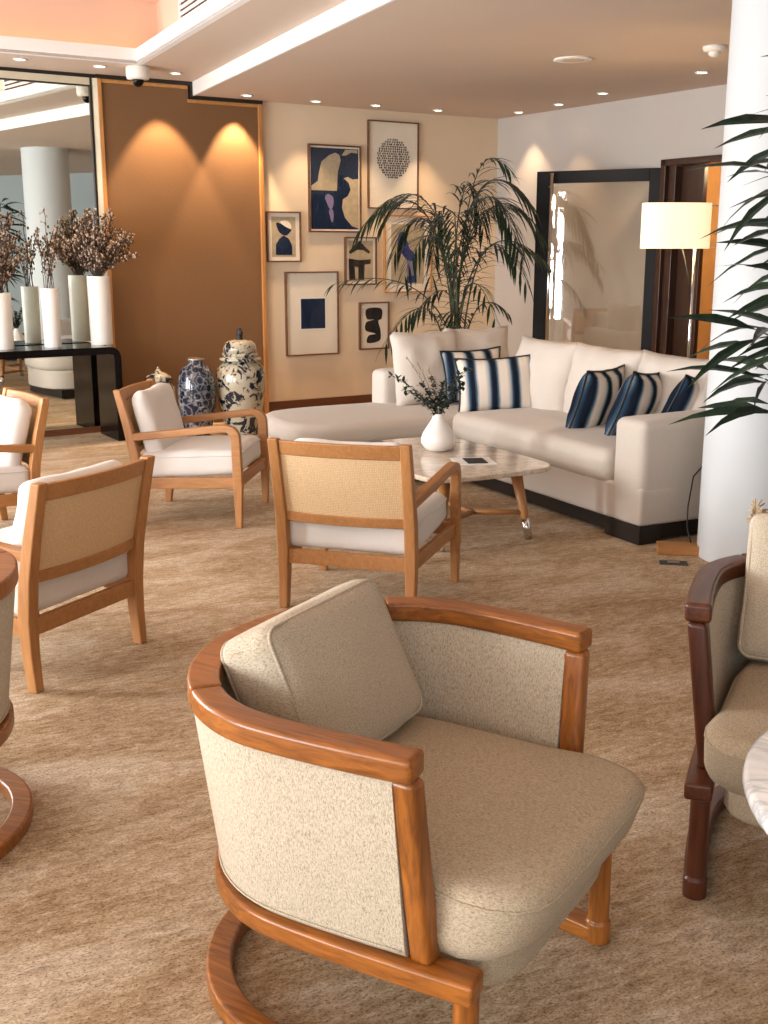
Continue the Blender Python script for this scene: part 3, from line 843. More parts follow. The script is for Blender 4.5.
def chair_pillow(name, label, chair_loc, chair_rz, lx, ly, lz, w, h, th, lean, yaw, m, seed=1, roll=0):
    root = thing(name, label, 'cushion')
    Mx = Matrix.Translation(chair_loc) @ Matrix.Rotation(chair_rz, 4, 'Z') @ Matrix.Translation((lx, ly, lz)) @ Matrix.Rotation(yaw, 4, 'Z') @ Matrix.Rotation(-lean, 4, 'Y') @ Matrix.Rotation(roll, 4, 'X') @ Matrix.Rotation(R(90), 4, 'Z') @ Matrix.Rotation(R(90), 4, 'X')
    root.matrix_world = Mx
    c = softbox(w/2, h/2, th/2, th*.27, th*.20, 14, .007, seed, .0)
    c.build('pillow_body', m, root, smooth=True)
    hx, hy = w/2, h/2
    for z in (th*.44, -th*.44):
        outline_tube(hx-th*.070, hy-th*.070, z, th*.22, .0042).build('piping', m, root, smooth=True)
    return root
chair_pillow('seat_pillow', 'boxy beige tweed pillow leaning in the nearest barrel chair', EL, EA, -.150, .020, .630, .46, .345, .15, R(25), R(3), M['tweed'], 2)
pd = chair_pillow('seat_pillow', 'beige tweed pillow with a corner tassel in the dark wooden barrel chair', DLc, DA, -.13, -.10, .655, .44, .40, .13, R(20), R(0), M['tweed'], 5)
ts = MB()
random.seed(5)
for k in range(26):
    a = random.uniform(0, 2*PI); q = random.uniform(.01, .03)
    ts.tube([(-.0, 0, 0), (q*.6*math.cos(a), q*.6*math.sin(a), .012), (q*1.3*math.cos(a), q*1.3*math.sin(a), -.012+random.uniform(-.01, .01))], .0025, 5)
for cx in (-.215, .215):
    ts.build('tassel', M['twine'], pd, mat=T(cx, .205, 0))

# ------------------------------------------------------------------ round marble side table
t = thing('side_table', 'round white marble side table cut off at the lower right', 'table', (1.178, 1.845, 0))
MB().lathe([(.002, .542), (.490, .542), (.505, .547), (.510, .560), (.507, .574), (.498, .580), (.002, .580)], 72).build('table_top', M['marblew'], t, smooth=True).modifiers.new('es', 'EDGE_SPLIT').split_angle = R(50)
MB().lathe([(.03, .02), (.03, .542)], 24).build('pedestal', M['chrome'], t, smooth=True)
MB().lathe([(.002, 0), (.22, 0), (.22, .012), (.04, .03), (.002, .03)], 48).build('base', M['chrome'], t, smooth=True)

# ------------------------------------------------------------------ coffee table
SO = Vector((1.37, 5.85, 0)); SA = math.atan2(.452, .892)      # sofa frame: x = depth, y = length away from us
TA = SA+R(2)
tc_ = Vector((.315, 6.255, 0))
t = thing('coffee_table', 'marble topped coffee table with oak legs in front of the sofa', 'table', tc_, TA)
def rrect(hx, hy, r, k=8):
    pts = []
    for cx, cy, a0 in ((hx-r, hy-r, 0), (-hx+r, hy-r, 90), (-hx+r, -hy+r, 180), (hx-r, -hy+r, 270)):
        for i in range(k+1):
            a = R(a0+90*i/k); pts.append((cx+r*math.cos(a), cy+r*math.sin(a)))
    return pts
def bulge(pts, hx, hy, b):
    return [(x+math.copysign(b*(1-(y/hy)**2), x)*(abs(x)/hx), y+math.copysign(b*(1-(x/hx)**2), y)*(abs(y)/hy)) for x, y in pts]
dense = []
rp = rrect(.39, .58, .12)
for i in range(len(rp)):
    a, b = Vector(rp[i]), Vector(rp[(i+1) % len(rp)])
    q = max(1, int((b-a).length/.06))
    for k in range(q): dense.append(tuple(a.lerp(b, k/q)))
top = bulge(dense, .39, .58, .03)
MB().prism(top, .395, .422).build('table_top', M['marble'], t, bevel=.006)
MB().prism([(x*.80, y*.84) for x, y in top], .372, .395).build('apron', M['oak'], t, bevel=.003)
LEG = [(.30, -.455), (-.27, -.455), (.30, .455), (-.27, .455)]
for x, y in LEG:
    xt, yt = x*.80+.0, y*.88
    o = MB().tube([(x, y, 0), (x+(xt-x)*.3, y+(yt-y)*.3, .12), (xt, yt, .375)], [.019, .022, .034], 14).build('leg', M['oak_y'], t, smooth=True)
    MB().tube([(x+.0, y, 0), (x+(xt-x)*.30, y+(yt-y)*.30, .115)], [.0215, .0245], 16).build('foot_cap', M['chrome'], o, smooth=True)
st = MB()
for sy in (-1, 1):
    j = (.03, sy*.30, .15)
    for sx in (.275, -.225): st.tube([(sx, sy*.435, .15), j], .015, 10)
st.tube([(.03, -.30, .15), (.03, .30, .15)], .017, 10)
st.build('stretcher', M['oak'], t, smooth=True)

def at_table(x, y, z=.422):
    v = Matrix.Translation(tc_) @ Matrix.Rotation(TA, 4, 'Z') @ Vector((x, y, z)); return v
# vase
vloc = Vector((.312, 6.40, .423))
v = thing('vase', 'squat white ceramic vase on the coffee table', 'vase', vloc)
MB().lathe([(.002, 0), (.05, 0), (.075, .012), (.098, .045), (.100, .07), (.088, .105), (.062, .145), (.040, .18), (.030, .205), (.031, .215), (.026, .215), (.024, .19), (.03, .17), (.002, .16)], 48).build('body', M['ceramic'], v, smooth=True)
random.seed(12)
bq = thing('leaf_sprigs', 'dark green leafy sprigs with a bare twig in the small white vase', 'branches', vloc+Vector((0, 0, .17)))
stm = MB(); lv = MB()
def leafblade(mb, p, d, L, W, up=Vector((0, 0, 1)), seg=3, droop=0, mi=0):
    d = d.normalized(); s = d.cross(up)
    if s.length < .1: s = d.cross(Vector((1, 0, 0)))
    s.normalize(); vs = []; pos = p.copy()
    prof = [0, .8, 1, .55, 0] if seg == 4 else [.15, 1, .7, 0]
    for i in range(seg+1):
        w_ = prof[i]*W/2 + .0003
        nn = s.cross(d)
        vs += [pos-s*w_+nn*w_*.25, pos.copy(), pos+s*w_+nn*w_*.25]
        d = (d+Vector((0, 0, -droop))).normalized(); pos = pos+d*(L/seg)
    fs = []
    for i in range(seg):
        a = i*3
        fs += [(a, a+1, a+4, a+3), (a+1, a+2, a+5, a+4)]
    mb.add(vs, fs, mi)
sprigs = [(-.27, -.03, .22, .2), (-.19, .02, .13, 1), (-.10, .0, .16, 1), (-.04, .03, .2, 1), (.03, -.02, .18, 1), (.11, 0, .22, 1), (.14, .03, .15, 1), (.07, -.03, .1, 1), (-.08, -.04, .08, 1), (.17, .0, .26, 1), (.02, .03, .12, 1)]
for dx, dy, dz, k in sprigs:
    P0 = Vector((0, 0, 0)); P1 = Vector((dx*.35, dy*.4, .045+dz*.6)); P2 = Vector((dx, dy, .045+dz))
    pts = [P0*(1-u)**2+P1*2*u*(1-u)+P2*u*u for u in [i/10 for i in range(11)]]
    stm.tube(pts, [.0022-.0012*i/10 for i in range(11)], 5)
    for i in range(3, 11):
        for _ in range(6):
            a = Vector((random.uniform(-1, 1), random.uniform(-1, 1), random.uniform(-.4, 1)))
            leafblade(lv, pts[i], a, random.uniform(.026, .042), .020, seg=3, droop=.1)
for dx, dz in ((-.18, .36), (-.12, .33), (-.06, .3)):
    pts = [Vector((dx*u*(.5+.5*u), .01*u, dz*u)) for u in [i/8 for i in range(9)]]
    stm.tube(pts, .0016, 5, 1)
    for i in range(3, 9): lv.ball(pts[i]+Vector((random.uniform(-.006, .006), 0, 0)), .006, 1, 1, 1.5, 6, 4, 1)
stm.build('stems', [M['stem'], M['twig']], bq); lv.build('leaves', [M['leaf'], M['bud']], bq)
# books and card
bk = thing('magazine', 'grey covered magazine on the coffee table behind the vase', 'book', at_table(-.24, .40), TA+R(12))
MB().box(-.14, .14, -.11, .11, .0, .018).build('pages', M['paper'], bk, bevel=.001)
MB().box(-.142, .142, -.112, .112, .018, .021).build('cover', M['cover'], bk)
bk = thing('white_book', 'open white leaflet beside the magazine on the coffee table', 'book', at_table(-.31, .10), TA-R(5))
MB().box(-.10, .10, -.14, .14, .0, .008).build('pages', M['paper'], bk, bevel=.001)
cd = thing('menu_card', 'white sheet with a black card on the coffee table', 'card', (.50, 6.06, .4225), R(8))
MB().box(-.12, .10, -.11, .11, 0, .002).build('sheet', M['paper'], cd)
MB().box(-.055, .055, -.075, .075, .002, .006).build('black_card', M['ink'], cd, bevel=.001)

# ------------------------------------------------------------------ sofa
sf = thing('corner_sofa', 'cream linen corner sofa with chaise, wrapping round the coffee table', 'sofa', SO, SA)
def sl(*a): return T(*a)
# plinth and base
b = MB(); b.box(.04, .98, .03, 2.9, .015, .10); b.box(-1.02, .1, 2.05, 2.9, .015, .10)
b.build('plinth', M['espresso'], sf)
for (x, y) in ((.0, .0), (.86, .0), (-.98, 2.7), (-.98, 2.06)):
    MB().box(x, x+.14, y, y+.3 if y < 1 else y+.14, 0, .10).build('foot', M['espresso'], sf, bevel=.003)
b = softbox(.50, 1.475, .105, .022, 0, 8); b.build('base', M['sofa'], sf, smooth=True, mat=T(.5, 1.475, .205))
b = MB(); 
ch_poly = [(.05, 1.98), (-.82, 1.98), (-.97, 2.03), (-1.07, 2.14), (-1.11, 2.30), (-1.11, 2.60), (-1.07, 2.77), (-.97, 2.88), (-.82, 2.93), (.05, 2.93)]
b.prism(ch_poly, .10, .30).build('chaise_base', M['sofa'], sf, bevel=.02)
# chaise seat cushion with rounded end
def puff(poly_fn, z0, z1, r, name, mat, parent, crown=.02, n=48, m=10):
    rs = []
    def ring(scale_off, z):
        return [Vector((*poly_fn(2*PI*k/n, scale_off), z)) for k in range(n)]
    for i in range(6): a = R(-90+90*i/5); rs.append(ring(-r+r*math.cos(a), z0+r+r*math.sin(a)))
    for i in range(6): a = R(90*i/5); rs.append(ring(-r+r*math.cos(a), z1-r+r*math.sin(a)))
    for q in (.2, .45, .7, .9, .999): rs.append([p.lerp(Vector((sum(v.x for v in rs[11])/n, sum(v.y for v in rs[11])/n, z1)), q) + Vector((0, 0, crown*(1-(1-q)**2))) for p in rs[11]])
    return MB().rings(rs).build(name, mat, parent, smooth=True)
def chaise_fn(a, off):
    c, s = math.cos(a), math.sin(a); hx, hy = .97+off, .475+off; e = 4
    k = (abs(c/hx)**e+abs(s/hy)**e)**(-1/e)
    return (-.17+c*k, 2.455+s*k)
puff(chaise_fn, .295, .445, .055, 'chaise_cushion', M['sofa'], sf, .015)
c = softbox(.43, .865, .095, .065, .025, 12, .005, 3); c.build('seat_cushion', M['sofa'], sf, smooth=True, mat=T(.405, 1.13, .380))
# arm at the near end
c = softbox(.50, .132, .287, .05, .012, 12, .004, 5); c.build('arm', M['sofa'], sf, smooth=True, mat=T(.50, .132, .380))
# backs
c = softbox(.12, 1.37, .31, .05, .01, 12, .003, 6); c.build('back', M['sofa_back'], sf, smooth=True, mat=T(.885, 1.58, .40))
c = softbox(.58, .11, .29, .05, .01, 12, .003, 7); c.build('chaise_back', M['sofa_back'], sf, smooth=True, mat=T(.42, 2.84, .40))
for y, seed in ((.60, 8), (1.28, 9), (1.95, 10)):
    m_, ol = pillow(.72, .60, .24, 18, seed, .02, .06)
    o = m_.build('back_cushion', M['sofa_back'], sf, smooth=True, mat=Matrix.Translation((.705, y, .652)) @ Matrix.Rotation(R(11), 4, 'Y') @ Matrix.Rotation(R(90), 4, 'Z') @ Matrix.Rotation(R(90), 4, 'X'))
for x, y, w_, h_, lean, seed, yaw in ((.13, 2.60, .56, .56, 12, 11, 0), (.60, 2.66, .56, .58, 12, 12, -6)):
    m_, ol = pillow(w_, h_, .22, 18, seed, .02, .06)
    o = m_.build('back_cushion', M['sofa_back'], sf, smooth=True, mat=Matrix.Translation((x, y, .705)) @ Matrix.Rotation(R(yaw), 4, 'Z') @ Matrix.Rotation(R(-lean), 4, 'X') @ Matrix.Rotation(R(90), 4, 'X'))

SM = Matrix.Translation(SO) @ Matrix.Rotation(SA, 4, 'Z')
def throw(label, x, y, z, w_, h_, t_, yaw, lean, roll, seed, grp, mat='stripe'):
    r = thing('striped_pillow', label, 'cushion', group=grp)
    # pillow plane: width along sofa local x before yaw, leaning back
    r.matrix_world = SM @ Matrix.Translation((x, y, z)) @ Matrix.Rotation(R(yaw), 4, 'Z') @ Matrix.Rotation(R(-lean), 4, 'X') @ Matrix.Rotation(R(roll), 4, 'Y') @ Matrix.Rotation(R(90), 4, 'X')
    m_, ol = pillow(w_, h_, t_, 18, seed, .008, .09)
    m_.build('pillow_body', M[mat], r, smooth=True)
    MB().tube([Vector(p)*1.01 for p in ol], .0065, 6).build('piping', M['ink'], r, smooth=True)
    return r
g1 = 'navy striped pillows on the sofa'
throw('navy striped pillow lying wide in the sofa corner, left of the others', .40, 2.06, .630, .58, .40, .17, -24, 17, -3, 21, g1)
throw('navy striped pillow tucked behind the wide one in the sofa corner', .43, 2.44, .66, .48, .38, .14, -6, 12, -2, 22, g1)
throw('navy striped pillow furthest left of the three by the sofa arm', .42, .98, .635, .46, .45, .20, 24, -18, 0, 23, g1)
throw('navy striped pillow in the middle of the three by the sofa arm', .48, .66, .640, .46, .46, .20, 24, -20, 4, 24, g1)
throw('navy striped pillow half hidden behind the sofa arm', .70, .46, .635, .44, .42, .18, 14, -24, 10, 25, g1)

# ------------------------------------------------------------------ floor lamp behind the sofa
def floor_lamp(label, loc, rz):
    t = thing('floor_lamp', label, 'lamp', loc, rz)
    MB().lathe([(.002, 0), (.16, 0), (.16, .012), (.02, .022), (.002, .022)], 40).build('base', M['chrome'], t, smooth=True)
    MB().tube([(0, 0, .02), (0, 0, 1.83)], .010, 12).build('pole', M['chrome'], t, smooth=True)
    s = MB(); n = 48; w2, d2 = .232, .11
    def ring(o, z):
        return [Vector((-.14+math.copysign(abs(math.cos(a))**.75, math.cos(a))*(w2-o), math.copysign(abs(math.sin(a))**.75, math.sin(a))*(d2-o), z)) for a in [2*PI*k/n for k in range(n)]]
    s.rings([ring(0, 1.56), ring(0, 1.855), ring(.004, 1.855), ring(.004, 1.56)], closed=True)
    s.build('shade', M['shade'], t, smooth=False)
    br = MB(); br.tube([(-.12, 0, 1.84), (.17, 0, 1.84)], .004, 6); br.tube([(-.12, 0, 1.575), (.17, 0, 1.575)], .004, 6); br.tube([(.17, 0, 1.575), (.17, 0, 1.84)], .005, 6)
    br.build('bracket', M['chrome'], t, smooth=True)
    st_ = MB(); st_.tube([(-.085, 0, 1.56), (-.03, 0, 1.36), (-.005, 0, 1.15)], .005, 6); st_.build('stay', M['cable'], t, smooth=True)
    bl = bpy.data.lights.new('bulb', 'POINT'); bl.energy = 9; bl.color = (1, .72, .40); bl.shadow_soft_size = .05
    o = bpy.data.objects.new('bulb_light', bl); COL.objects.link(o); o.parent = t; o.location = (-.12, 0, 1.70)
    return t
lp = floor_lamp('tall chrome floor lamp with a glowing cream shade behind the sofa', (2.10, 7.80, 0), R(4))

# floor box, cable and socket by the pillar
t = thing('wooden_box', 'low oak box on the carpet between sofa and pillar', 'box', (1.565, 5.70, 0), R(-8))
MB().box(-.13, .10, -.055, .055, 0, .05).build('body', M['oak'], t, bevel=.004)
MB().box(.10, .118, -.06, .06, 0, .055).build('end_cap', M['skirt'], t, bevel=.003)
tag(MB().tube([(1.615, 5.72, .045), (1.605, 5.78, .12), (1.62, 5.84, .22), (1.67, 5.95, .36), (1.75, 6.02, .42)], .004, 6).build('cable', M['cable'], smooth=True), 'thin black cable rising from the oak box beside the sofa', 'cable')
t = thing('floor_socket', 'small dark floor socket plate in the carpet by the pillar', 'socket', (1.47, 5.50, 0), R(-10))
MB().box(-.07, .07, -.035, .035, 0, .006).build('plate', M['slot'], t, bevel=.002)
MB().box(-.03, .03, -.02, .02, .006, .009).build('lid', M['chrome'], t)

# ------------------------------------------------------------------ black console with vases
t = thing('console_table', 'black lacquered waterfall console in front of the mirror', 'console', WP+WD*(-1.56)+Vector((0, 0, 0)), WA)
prof = []
Hc, th = .78, .06
outer = [(-2.3, 0), (-2.3, Hc-.09)]+[(-2.21+.09*math.cos(R(a)), Hc-.09+.09*math.sin(R(a))) for a in (150, 120, 90)]+[(-.09+.09*math.cos(R(a)), Hc-.09+.09*math.sin(R(a))) for a in (90, 72, 54, 36, 18, 0)]+[(0, 0)]
innr = [(-th, 0), (-th, Hc-.10)]+[(-.10+.04*math.cos(R(a)), Hc-.10+.04*math.sin(R(a))) for a in (30, 60, 90)]+[(-2.3+.10, Hc-.06), (-2.3+th, Hc-.10), (-2.3+th, 0)]
rs = []
pl = outer+innr
cs = MB()
# build as strips (outer and inner follow each other)
def strip(o_, i_, y0, y1):
    n = len(o_)
    vs = [Vector((p[0], y0, p[1])) for p in o_]+[Vector((p[0], y0, p[1])) for p in i_]+[Vector((p[0], y1, p[1])) for p in o_]+[Vector((p[0], y1, p[1])) for p in i_]
    fs = []
    for k in range(n-1):
        fs += [(k, k+1, n+k+1, n+k), (2*n+k, 3*n+k, 3*n+k+1, 2*n+k+1), (k, 2*n+k, 2*n+k+1, k+1), (n+k, n+k+1, 3*n+k+1, 3*n+k)]
    fs += [(0, n, 3*n, 2*n), (n-1, 3*n-1, 4*n-1, 2*n-1)]
    cs.add(vs, fs)
ang = [180, 150, 120, 90]; o_ = [(-2.3, 0), (-2.3, Hc-.09)]; i_ = [(-2.3+th, 0), (-2.3+th, Hc-.09)]
for a in (150, 120, 90): o_.append((-2.21+.09*math.cos(R(a)), Hc-.09+.09*math.sin(R(a)))); i_.append((-2.21+.03*math.cos(R(a)), Hc-.09+.03*math.sin(R(a))))
for a in (90, 72, 54, 36, 18, 0): o_.append((-.09+.09*math.cos(R(a)), Hc-.09+.09*math.sin(R(a)))); i_.append((-.09+.03*math.cos(R(a)), Hc-.09+.03*math.sin(R(a))))
o_.append((0, 0)); i_.append((-th, 0))
strip(o_, i_, -.56, -.09)
cs.build('body', M['black'], t, bevel=.003)

def console_pt(s, d, z=Hc): return WP+WD*s+WN*d+Vector((0, 0, z))
random.seed(21)
def willow(label, loc, n, spread, hmin, hmax, buds, lean=(0, 0), seed=1, arch=.62):
    """n budding twigs; x along the wall, y towards the room"""
    random.seed(seed)
    t = thing('branches', label, 'branches', loc, WA)
    st_ = MB(); bd = MB()
    for k in range(n):
        a = random.uniform(0, 2*PI); q = spread*random.uniform(.1, 1)**.6; h = random.uniform(hmin, hmax)
        ty = max(-.5, min(.13, q*math.sin(a)*.7))
        tip = Vector((q*math.cos(a)+lean[0], ty+lean[1], h*(1-.62*(q/max(spread, .01))**2.2)))
        base = Vector((random.uniform(-.03, .03), random.uniform(-.03, .03), 0))
        mid = Vector((tip.x*arch, tip.y*arch, max(tip.z*.9, h*.55)))
        pts = []
        for i in range(13):
            u = i/12; pts.append(base*(1-u)**2+mid*2*u*(1-u)+tip*u*u+Vector((random.uniform(-.006, .006), random.uniform(-.006, .006), 0)))
        st_.tube([base+Vector((0, 0, -.12))]+pts, .003, 5)
        for b_ in range(buds):
            u = random.uniform(.12, 1)**.8*12; i = min(11, int(u)); p = pts[i].lerp(pts[i+1], u-i)
            o = Vector((random.uniform(-1, 1), random.uniform(-1, 1), random.uniform(-.6, 1))).normalized()*random.uniform(.006, .045)
            if p.y+o.y > .2: o.y = -abs(o.y)
            if o.length > .015: st_.tube([p, p+o], .0016, 4)
            bd.ball(p+o, random.uniform(.005, .0095), 1, 1, random.uniform(1, 1.7), 6, 4, 1 if random.random() < .55 else 0)
    st_.build('stems', M['twig'], t); bd.build('buds', [M['bud'], M['twig']], t, smooth=True)['kind'] = 'stuff'
    return t
def vase_tall(label, s, d, h, r):
    t = thing('vase', label, 'vase', console_pt(s, d), 0, 'tall white cylinder vases on the console')
    MB().lathe([(.002, 0), (r*.93, 0), (r*.95, .01), (r, h), (r*.93, h), (r*.9, h-.02), (r*.88, .03), (.002, .03)], 40).build('body', M['ceramic'], t, smooth=True).modifiers.new('es', 'EDGE_SPLIT').split_angle = R(50)
    return t
# tall vases
def s_of(x, y): return (Vector((x, y, 0))-WP).dot(WD), (Vector((x, y, 0))-WP).dot(WN)
for (x, y, h, r, lab, blab, n, sp, h0, h1, bd, lean, sd) in (
    (-2.365, 9.50, .56, .095, 'tallest white cylinder vase, at the right end of the console', 'dense budding branches spreading from the tallest white vase', 54, .36, .30, .58, 44, (.03, 0), 4),
    (-2.70, 9.24, .47, .072, 'shorter white cylinder vase in the middle of the console', 'sparse twigs rising from the shorter white vase', 9, .17, .45, .74, 18, (.0, 0), 6),
    (-3.05, 9.05, .44, .095, 'white cylinder vase at the left edge of the picture', 'dark budding branches at the left edge above the console', 36, .26, .35, .70, 40, (.02, 0), 9)):
    s_, d_ = s_of(x, y)
    vase_tall(lab, s_, d_, h, r)
    willow(blab, console_pt(s_, d_, Hc+h-.02), n, sp, h0, h1, bd, lean, sd)

# ------------------------------------------------------------------ porcelain jars on the floor
def jarpos(px_x, y): return (px_x, y, 0)
t = thing('ginger_jar', 'big blue and white porcelain jar with a domed lid', 'jar', (-1.225, 9.62, 0))
MB().lathe([(.002, 0), (.13, 0), (.135, .02), (.15, .10), (.19, .25), (.212, .40), (.213, .50), (.195, .575), (.15, .62), (.135, .625), (.135, .645), (.12, .645)], 56).build('body', M['chin_white'], t, smooth=True)
lid = MB().lathe([(.165, .635), (.178, .640), (.176, .655), (.14, .668), (.150, .675), (.150, .70), (.135, .70)], 48).build('lid', M['chin_white'], t, smooth=True)
MB().lathe([(.140, .70), (.142, .735), (.13, .775), (.10, .80), (.05, .81), (.002, .812)], 48).build('dome', M['chin_white'], lid, smooth=True)
k = MB(); k.lathe([(.03, .805), (.032, .82), (.022, .83), (.024, .85), (.03, .865), (.018, .88), (.022, .895), (.002, .915)], 20); k.ball((.012, -.012, .865), .02, 1, 1, 1.2)
k.build('finial', M['ink'], lid, smooth=True)
t = thing('porcelain_vase', 'dark blue patterned porcelain vase left of the domed jar', 'vase', (-1.578, 9.46, 0))
MB().lathe([(.002, 0), (.10, 0), (.102, .02), (.13, .12), (.158, .28), (.163, .42), (.150, .52), (.118, .585), (.075, .62), (.062, .635), (.062, .655), (.072, .665), (.066, .668), (.054, .655), (.05, .62), (.002, .60)], 56).build('body', M['chin_blue'], t, smooth=True)
MB().lathe([(.063, .650), (.0735, .655), (.0735, .666), (.063, .668), (.055, .664)], 40).build('rim', M['silver'], t, smooth=True)
t = thing('lidded_jar', 'silvery lidded jar mostly hidden behind an oak armchair', 'jar', (-1.915, 9.55, 0))
MB().lathe([(.002, 0), (.08, 0), (.13, .12), (.15, .28), (.13, .42), (.10, .46), (.10, .475)], 40).build('body', M['chin_white'], t, smooth=True)
l_ = MB().lathe([(.115, .47), (.12, .48), (.10, .51), (.06, .535), (.03, .545), (.02, .555), (.014, .57), (.002, .575)], 40).build('lid', M['chin_white'], t, smooth=True)
MB().ball((0, 0, .575), .014).build('knob', M['silver'], l_, smooth=True)

# ------------------------------------------------------------------ palms
def frond(mb, st_, pts, nl, L, W, droop, seed, side_up=.2):
    random.seed(seed)
    P = [Vector(p) for p in pts]
    def bez(u):
        q = P[:]
        while len(q) > 1: q = [q[i].lerp(q[i+1], u) for i in range(len(q)-1)]
        return q[0]
    cur = [bez(i/24) for i in range(25)]
    st_.tube(cur, [.010-.008*i/24 for i in range(25)], 6)
    for k in range(nl):
        u = .30+.70*(k/(nl-1)); c = bez(min(1, u)); d = (bez(min(1, u+.02))-bez(max(0, u-.02))).normalized()
        s = d.cross(Vector((0, 0, 1)))
        if s.length < .2: s = Vector((random.uniform(-1, 1), random.uniform(-1, 1), 0))
        s.normalize()
        ln = L*(.55+.45*math.sin(PI*min(1, max(.05, (u-.22)/.85))))*random.uniform(.85, 1.1)
        for sg in (-1, 1):
            dd = (d*(.55+.5*u)+s*sg*.75+Vector((0, 0, side_up)) + Vector((random.uniform(-.1, .1),)*3)).normalized()
            leafblade(mb, c, dd, ln, W, seg=4, droop=droop*random.uniform(.8, 1.25))
PX, PY = .62, 9.95
plant = thing('potted_palm', 'tall dark green kentia palm behind the sofa corner', 'plant', (PX, PY, 0))
MB().lathe([(.002, 0), (.17, 0), (.22, .36), (.23, .40), (.205, .40), (.20, .34), (.002, .34)], 36).build('pot', M['pot'], plant, smooth=True)
MB().lathe([(.2, .33), (.2, .35), (.002, .36)], 24).build('soil', M['soil'], plant)
FR = [ # (apex dx,dy,z) (tip dx,dy,z) leaflets, length
    ((-.22, -.1, 2.46), (-.80, -.25, 1.74), 34, .42), ((.12, .0, 2.52), (.62, .0, 1.95), 34, .42), ((.20, -.1, 1.95), (.76, -.2, 1.44), 30, .30),
    ((-.30, -.2, 1.42), (-1.02, -.35, 1.28), 20, .24), ((-.25, -.2, 1.35), (-.60, -.5, .80), 26, .28), ((.2, .1, 1.25), (.46, .1, 1.02), 16, .22),
    ((-.15, .1, 2.45), (-.20, .2, 1.35), 30, .40), ((.22, -.15, 2.50), (.46, -.4, 1.62), 34, .42), ((-.30, .15, 2.25), (-.52, .3, 1.55), 28, .38),
    ((.32, .2, 2.45), (.62, .4, 1.50), 30, .40), ((-.08, -.2, 2.35), (-.02, -.55, 1.50), 30, .40), ((.12, .2, 2.58), (.46, .3, 2.25), 26, .30), ((-.05, -.1, 1.25), (.0, -.4, .85), 18, .24), ((.25, -.2, 2.0), (.55, -.45, 1.3), 24, .32),
    ((.05, .1, 2.62), (.25, .2, 1.75), 30, .40), ((-.2, -.25, 2.1), (-.45, -.5, 1.35), 26, .34), ((-.35, .0, 2.30), (-.62, .0, 1.80), 26, .36), ((.28, .05, 2.35), (.70, -.1, 1.70), 28, .36), ((.0, .15, 1.5), (-.35, .3, .95), 20, .26), ((.1, -.2, 1.6), (.3, -.5, 1.0), 18, .26)]
stp = MB(); lvp = MB()
for i, (ap, tip, nl, L) in enumerate(FR):
    a = i*2.4
    b0 = Vector((.05*math.cos(a), .05*math.sin(a), .34))
    frond(lvp, stp, [b0, (b0.x*1.5, b0.y*1.5, .34+(ap[2]-.34)*.55), (ap[0]*.9, ap[1], ap[2]*1.0+.05), tip], int(nl*.72), L*1.06, .024, .27, 100+i, .02)
stp.build('stems', M['stem'], plant); lvp.build('fronds', M['leaf'], plant)

def cane_plant(label, loc, whorls, seed, name='potted_cane_plant'):
    random.seed(seed)
    t = thing(name, label, 'plant', loc)
    MB().hexa([(-.15, -.15, 0), (.15, -.15, 0), (.15, .15, 0), (-.15, .15, 0)], [(-.19, -.19, .36), (.19, -.19, .36), (.19, .19, .36), (-.19, .19, .36)]).build('pot', M['pot'], t, bevel=.008)
    MB().box(-.175, .175, -.175, .175, .355, .368).build('soil', M['soil'], t)
    st_ = MB(); lv_ = MB()
    for (cx, cy, ztop, zs) in whorls:
        st_.tube([(cx*.3, cy*.3, .36), (cx*.8, cy*.8, ztop*.5), (cx, cy, ztop)], [.016, .013, .008], 8)
        for z in zs:
            k = z/ztop
            for j in range(11):
                a = 2*PI*j/11+random.uniform(-.25, .25)+z*9
                el = random.uniform(-.15, .55)
                d = Vector((math.cos(a), math.sin(a), el))
                p = Vector((cx*min(1, k+.1), cy*min(1, k+.1), z+random.uniform(-.03, .03)))
                stl = random.uniform(.04, .10); q = p+d.normalized()*stl
                st_.tube([p, q], .003, 5)
                leafblade(lv_, q, d, random.uniform(.27, .42), random.uniform(.034, .048), up=Vector((random.uniform(-1, 1), random.uniform(-1.6, -.3), 1)), seg=4, droop=random.uniform(.10, .26))
    st_.build('stems', M['stem'], t); lv_.build('leaves', M['leaf2'], t)
    return t
WH = [(-.30, -.02, 2.00, (1.95, 1.78, 1.60)), (-.12, .08, 1.75, (1.72, 1.55, 1.36, 1.2)), (-.26, -.12, 1.52, (1.50, 1.38, 1.2)), (-.32, .10, 1.25, (1.22, 1.05, .92)), (-.10, -.08, 2.2, (2.15, 2.0, 1.85))]
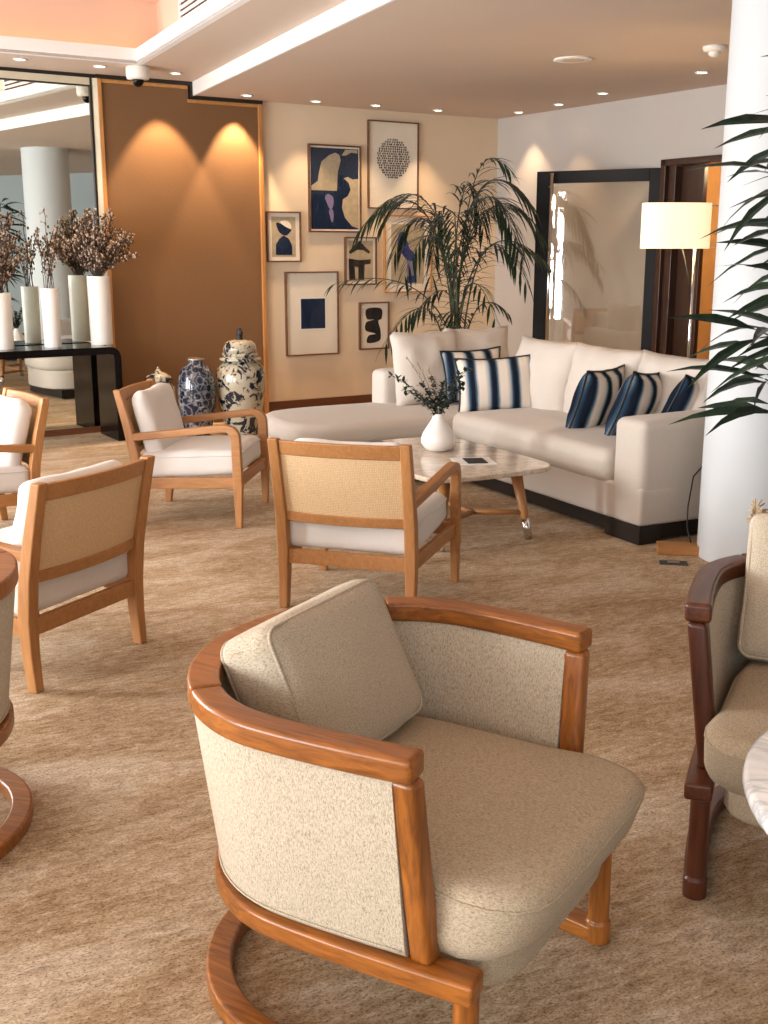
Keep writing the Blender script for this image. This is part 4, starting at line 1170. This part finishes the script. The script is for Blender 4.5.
pr = cane_plant('leafy cane plant reaching in from the right edge in front of the pillar', (1.82, 4.25, 0), WH, 44)

# ------------------------------------------------------------------ things seen only in the mirror
dup(pr, (2.49, 4.41, 0), R(70), 'cane plant in a black pot seen only in the mirror')

# ------------------------------------------------------------------ light
def area(name, loc, rot, sx, sy, e, col):
    L = bpy.data.lights.new(name, 'AREA'); L.shape = 'RECTANGLE'; L.size = sx; L.size_y = sy; L.energy = e; L.color = col
    o = bpy.data.objects.new(name, L); COL.objects.link(o); o.location = loc; o.rotation_euler = rot; return o
for y, s in ((-1.45, 1.8), (.55, 1.4), (4.1, .4), (6.1, 2.1)):
    area('daylight', (-5.16, y, 1.45), (0, R(-90), 0), 2.1, s, 185, (.96, .98, 1))
for x, s in ((-3.5, 2.1), (-.6, 2.3), (2.4, 2.3)):
    area('daylight', (x, -2.96, 1.45), (R(90), 0, 0), s, 2.1, 40, (.95, .97, 1))
cl = bpy.data.lights.new('corridor_lamp', 'POINT'); cl.energy = 22; cl.color = (1, .72, .42); cl.shadow_soft_size = .1
o = bpy.data.objects.new('corridor_lamp', cl); COL.objects.link(o); o.location = RM @ Vector((3.3, .75, 2.3))

wld = bpy.data.worlds.new('World'); sc.world = wld; wld.use_nodes = True
wn = wld.node_tree; bg = wn.nodes['Background']
sk = wn.nodes.new('ShaderNodeTexSky'); sk.sky_type = 'HOSEK_WILKIE'; sk.turbidity = 4; sk.sun_direction = (-.5, -.4, .75)
wn.links.new(sk.outputs[0], bg.inputs[0]); bg.inputs[1].default_value = 1.0

cam = bpy.data.cameras.new('camera'); co = bpy.data.objects.new('camera', cam); COL.objects.link(co)
cam.sensor_fit = 'VERTICAL'; cam.sensor_height = 24; cam.sensor_width = 18; cam.lens = 24*1124/1024
pitch = math.atan(262/1124)
co.location = (0, 0, 1.55); co.rotation_euler = (R(90)-pitch, 0, 0); cam.clip_start = .05
sc.camera = co
sc.view_settings.view_transform = 'Standard'; sc.view_settings.look = 'None'; sc.view_settings.gamma = 1; sc.view_settings.use_curve_mapping = False
sc.view_settings.exposure = 0.26
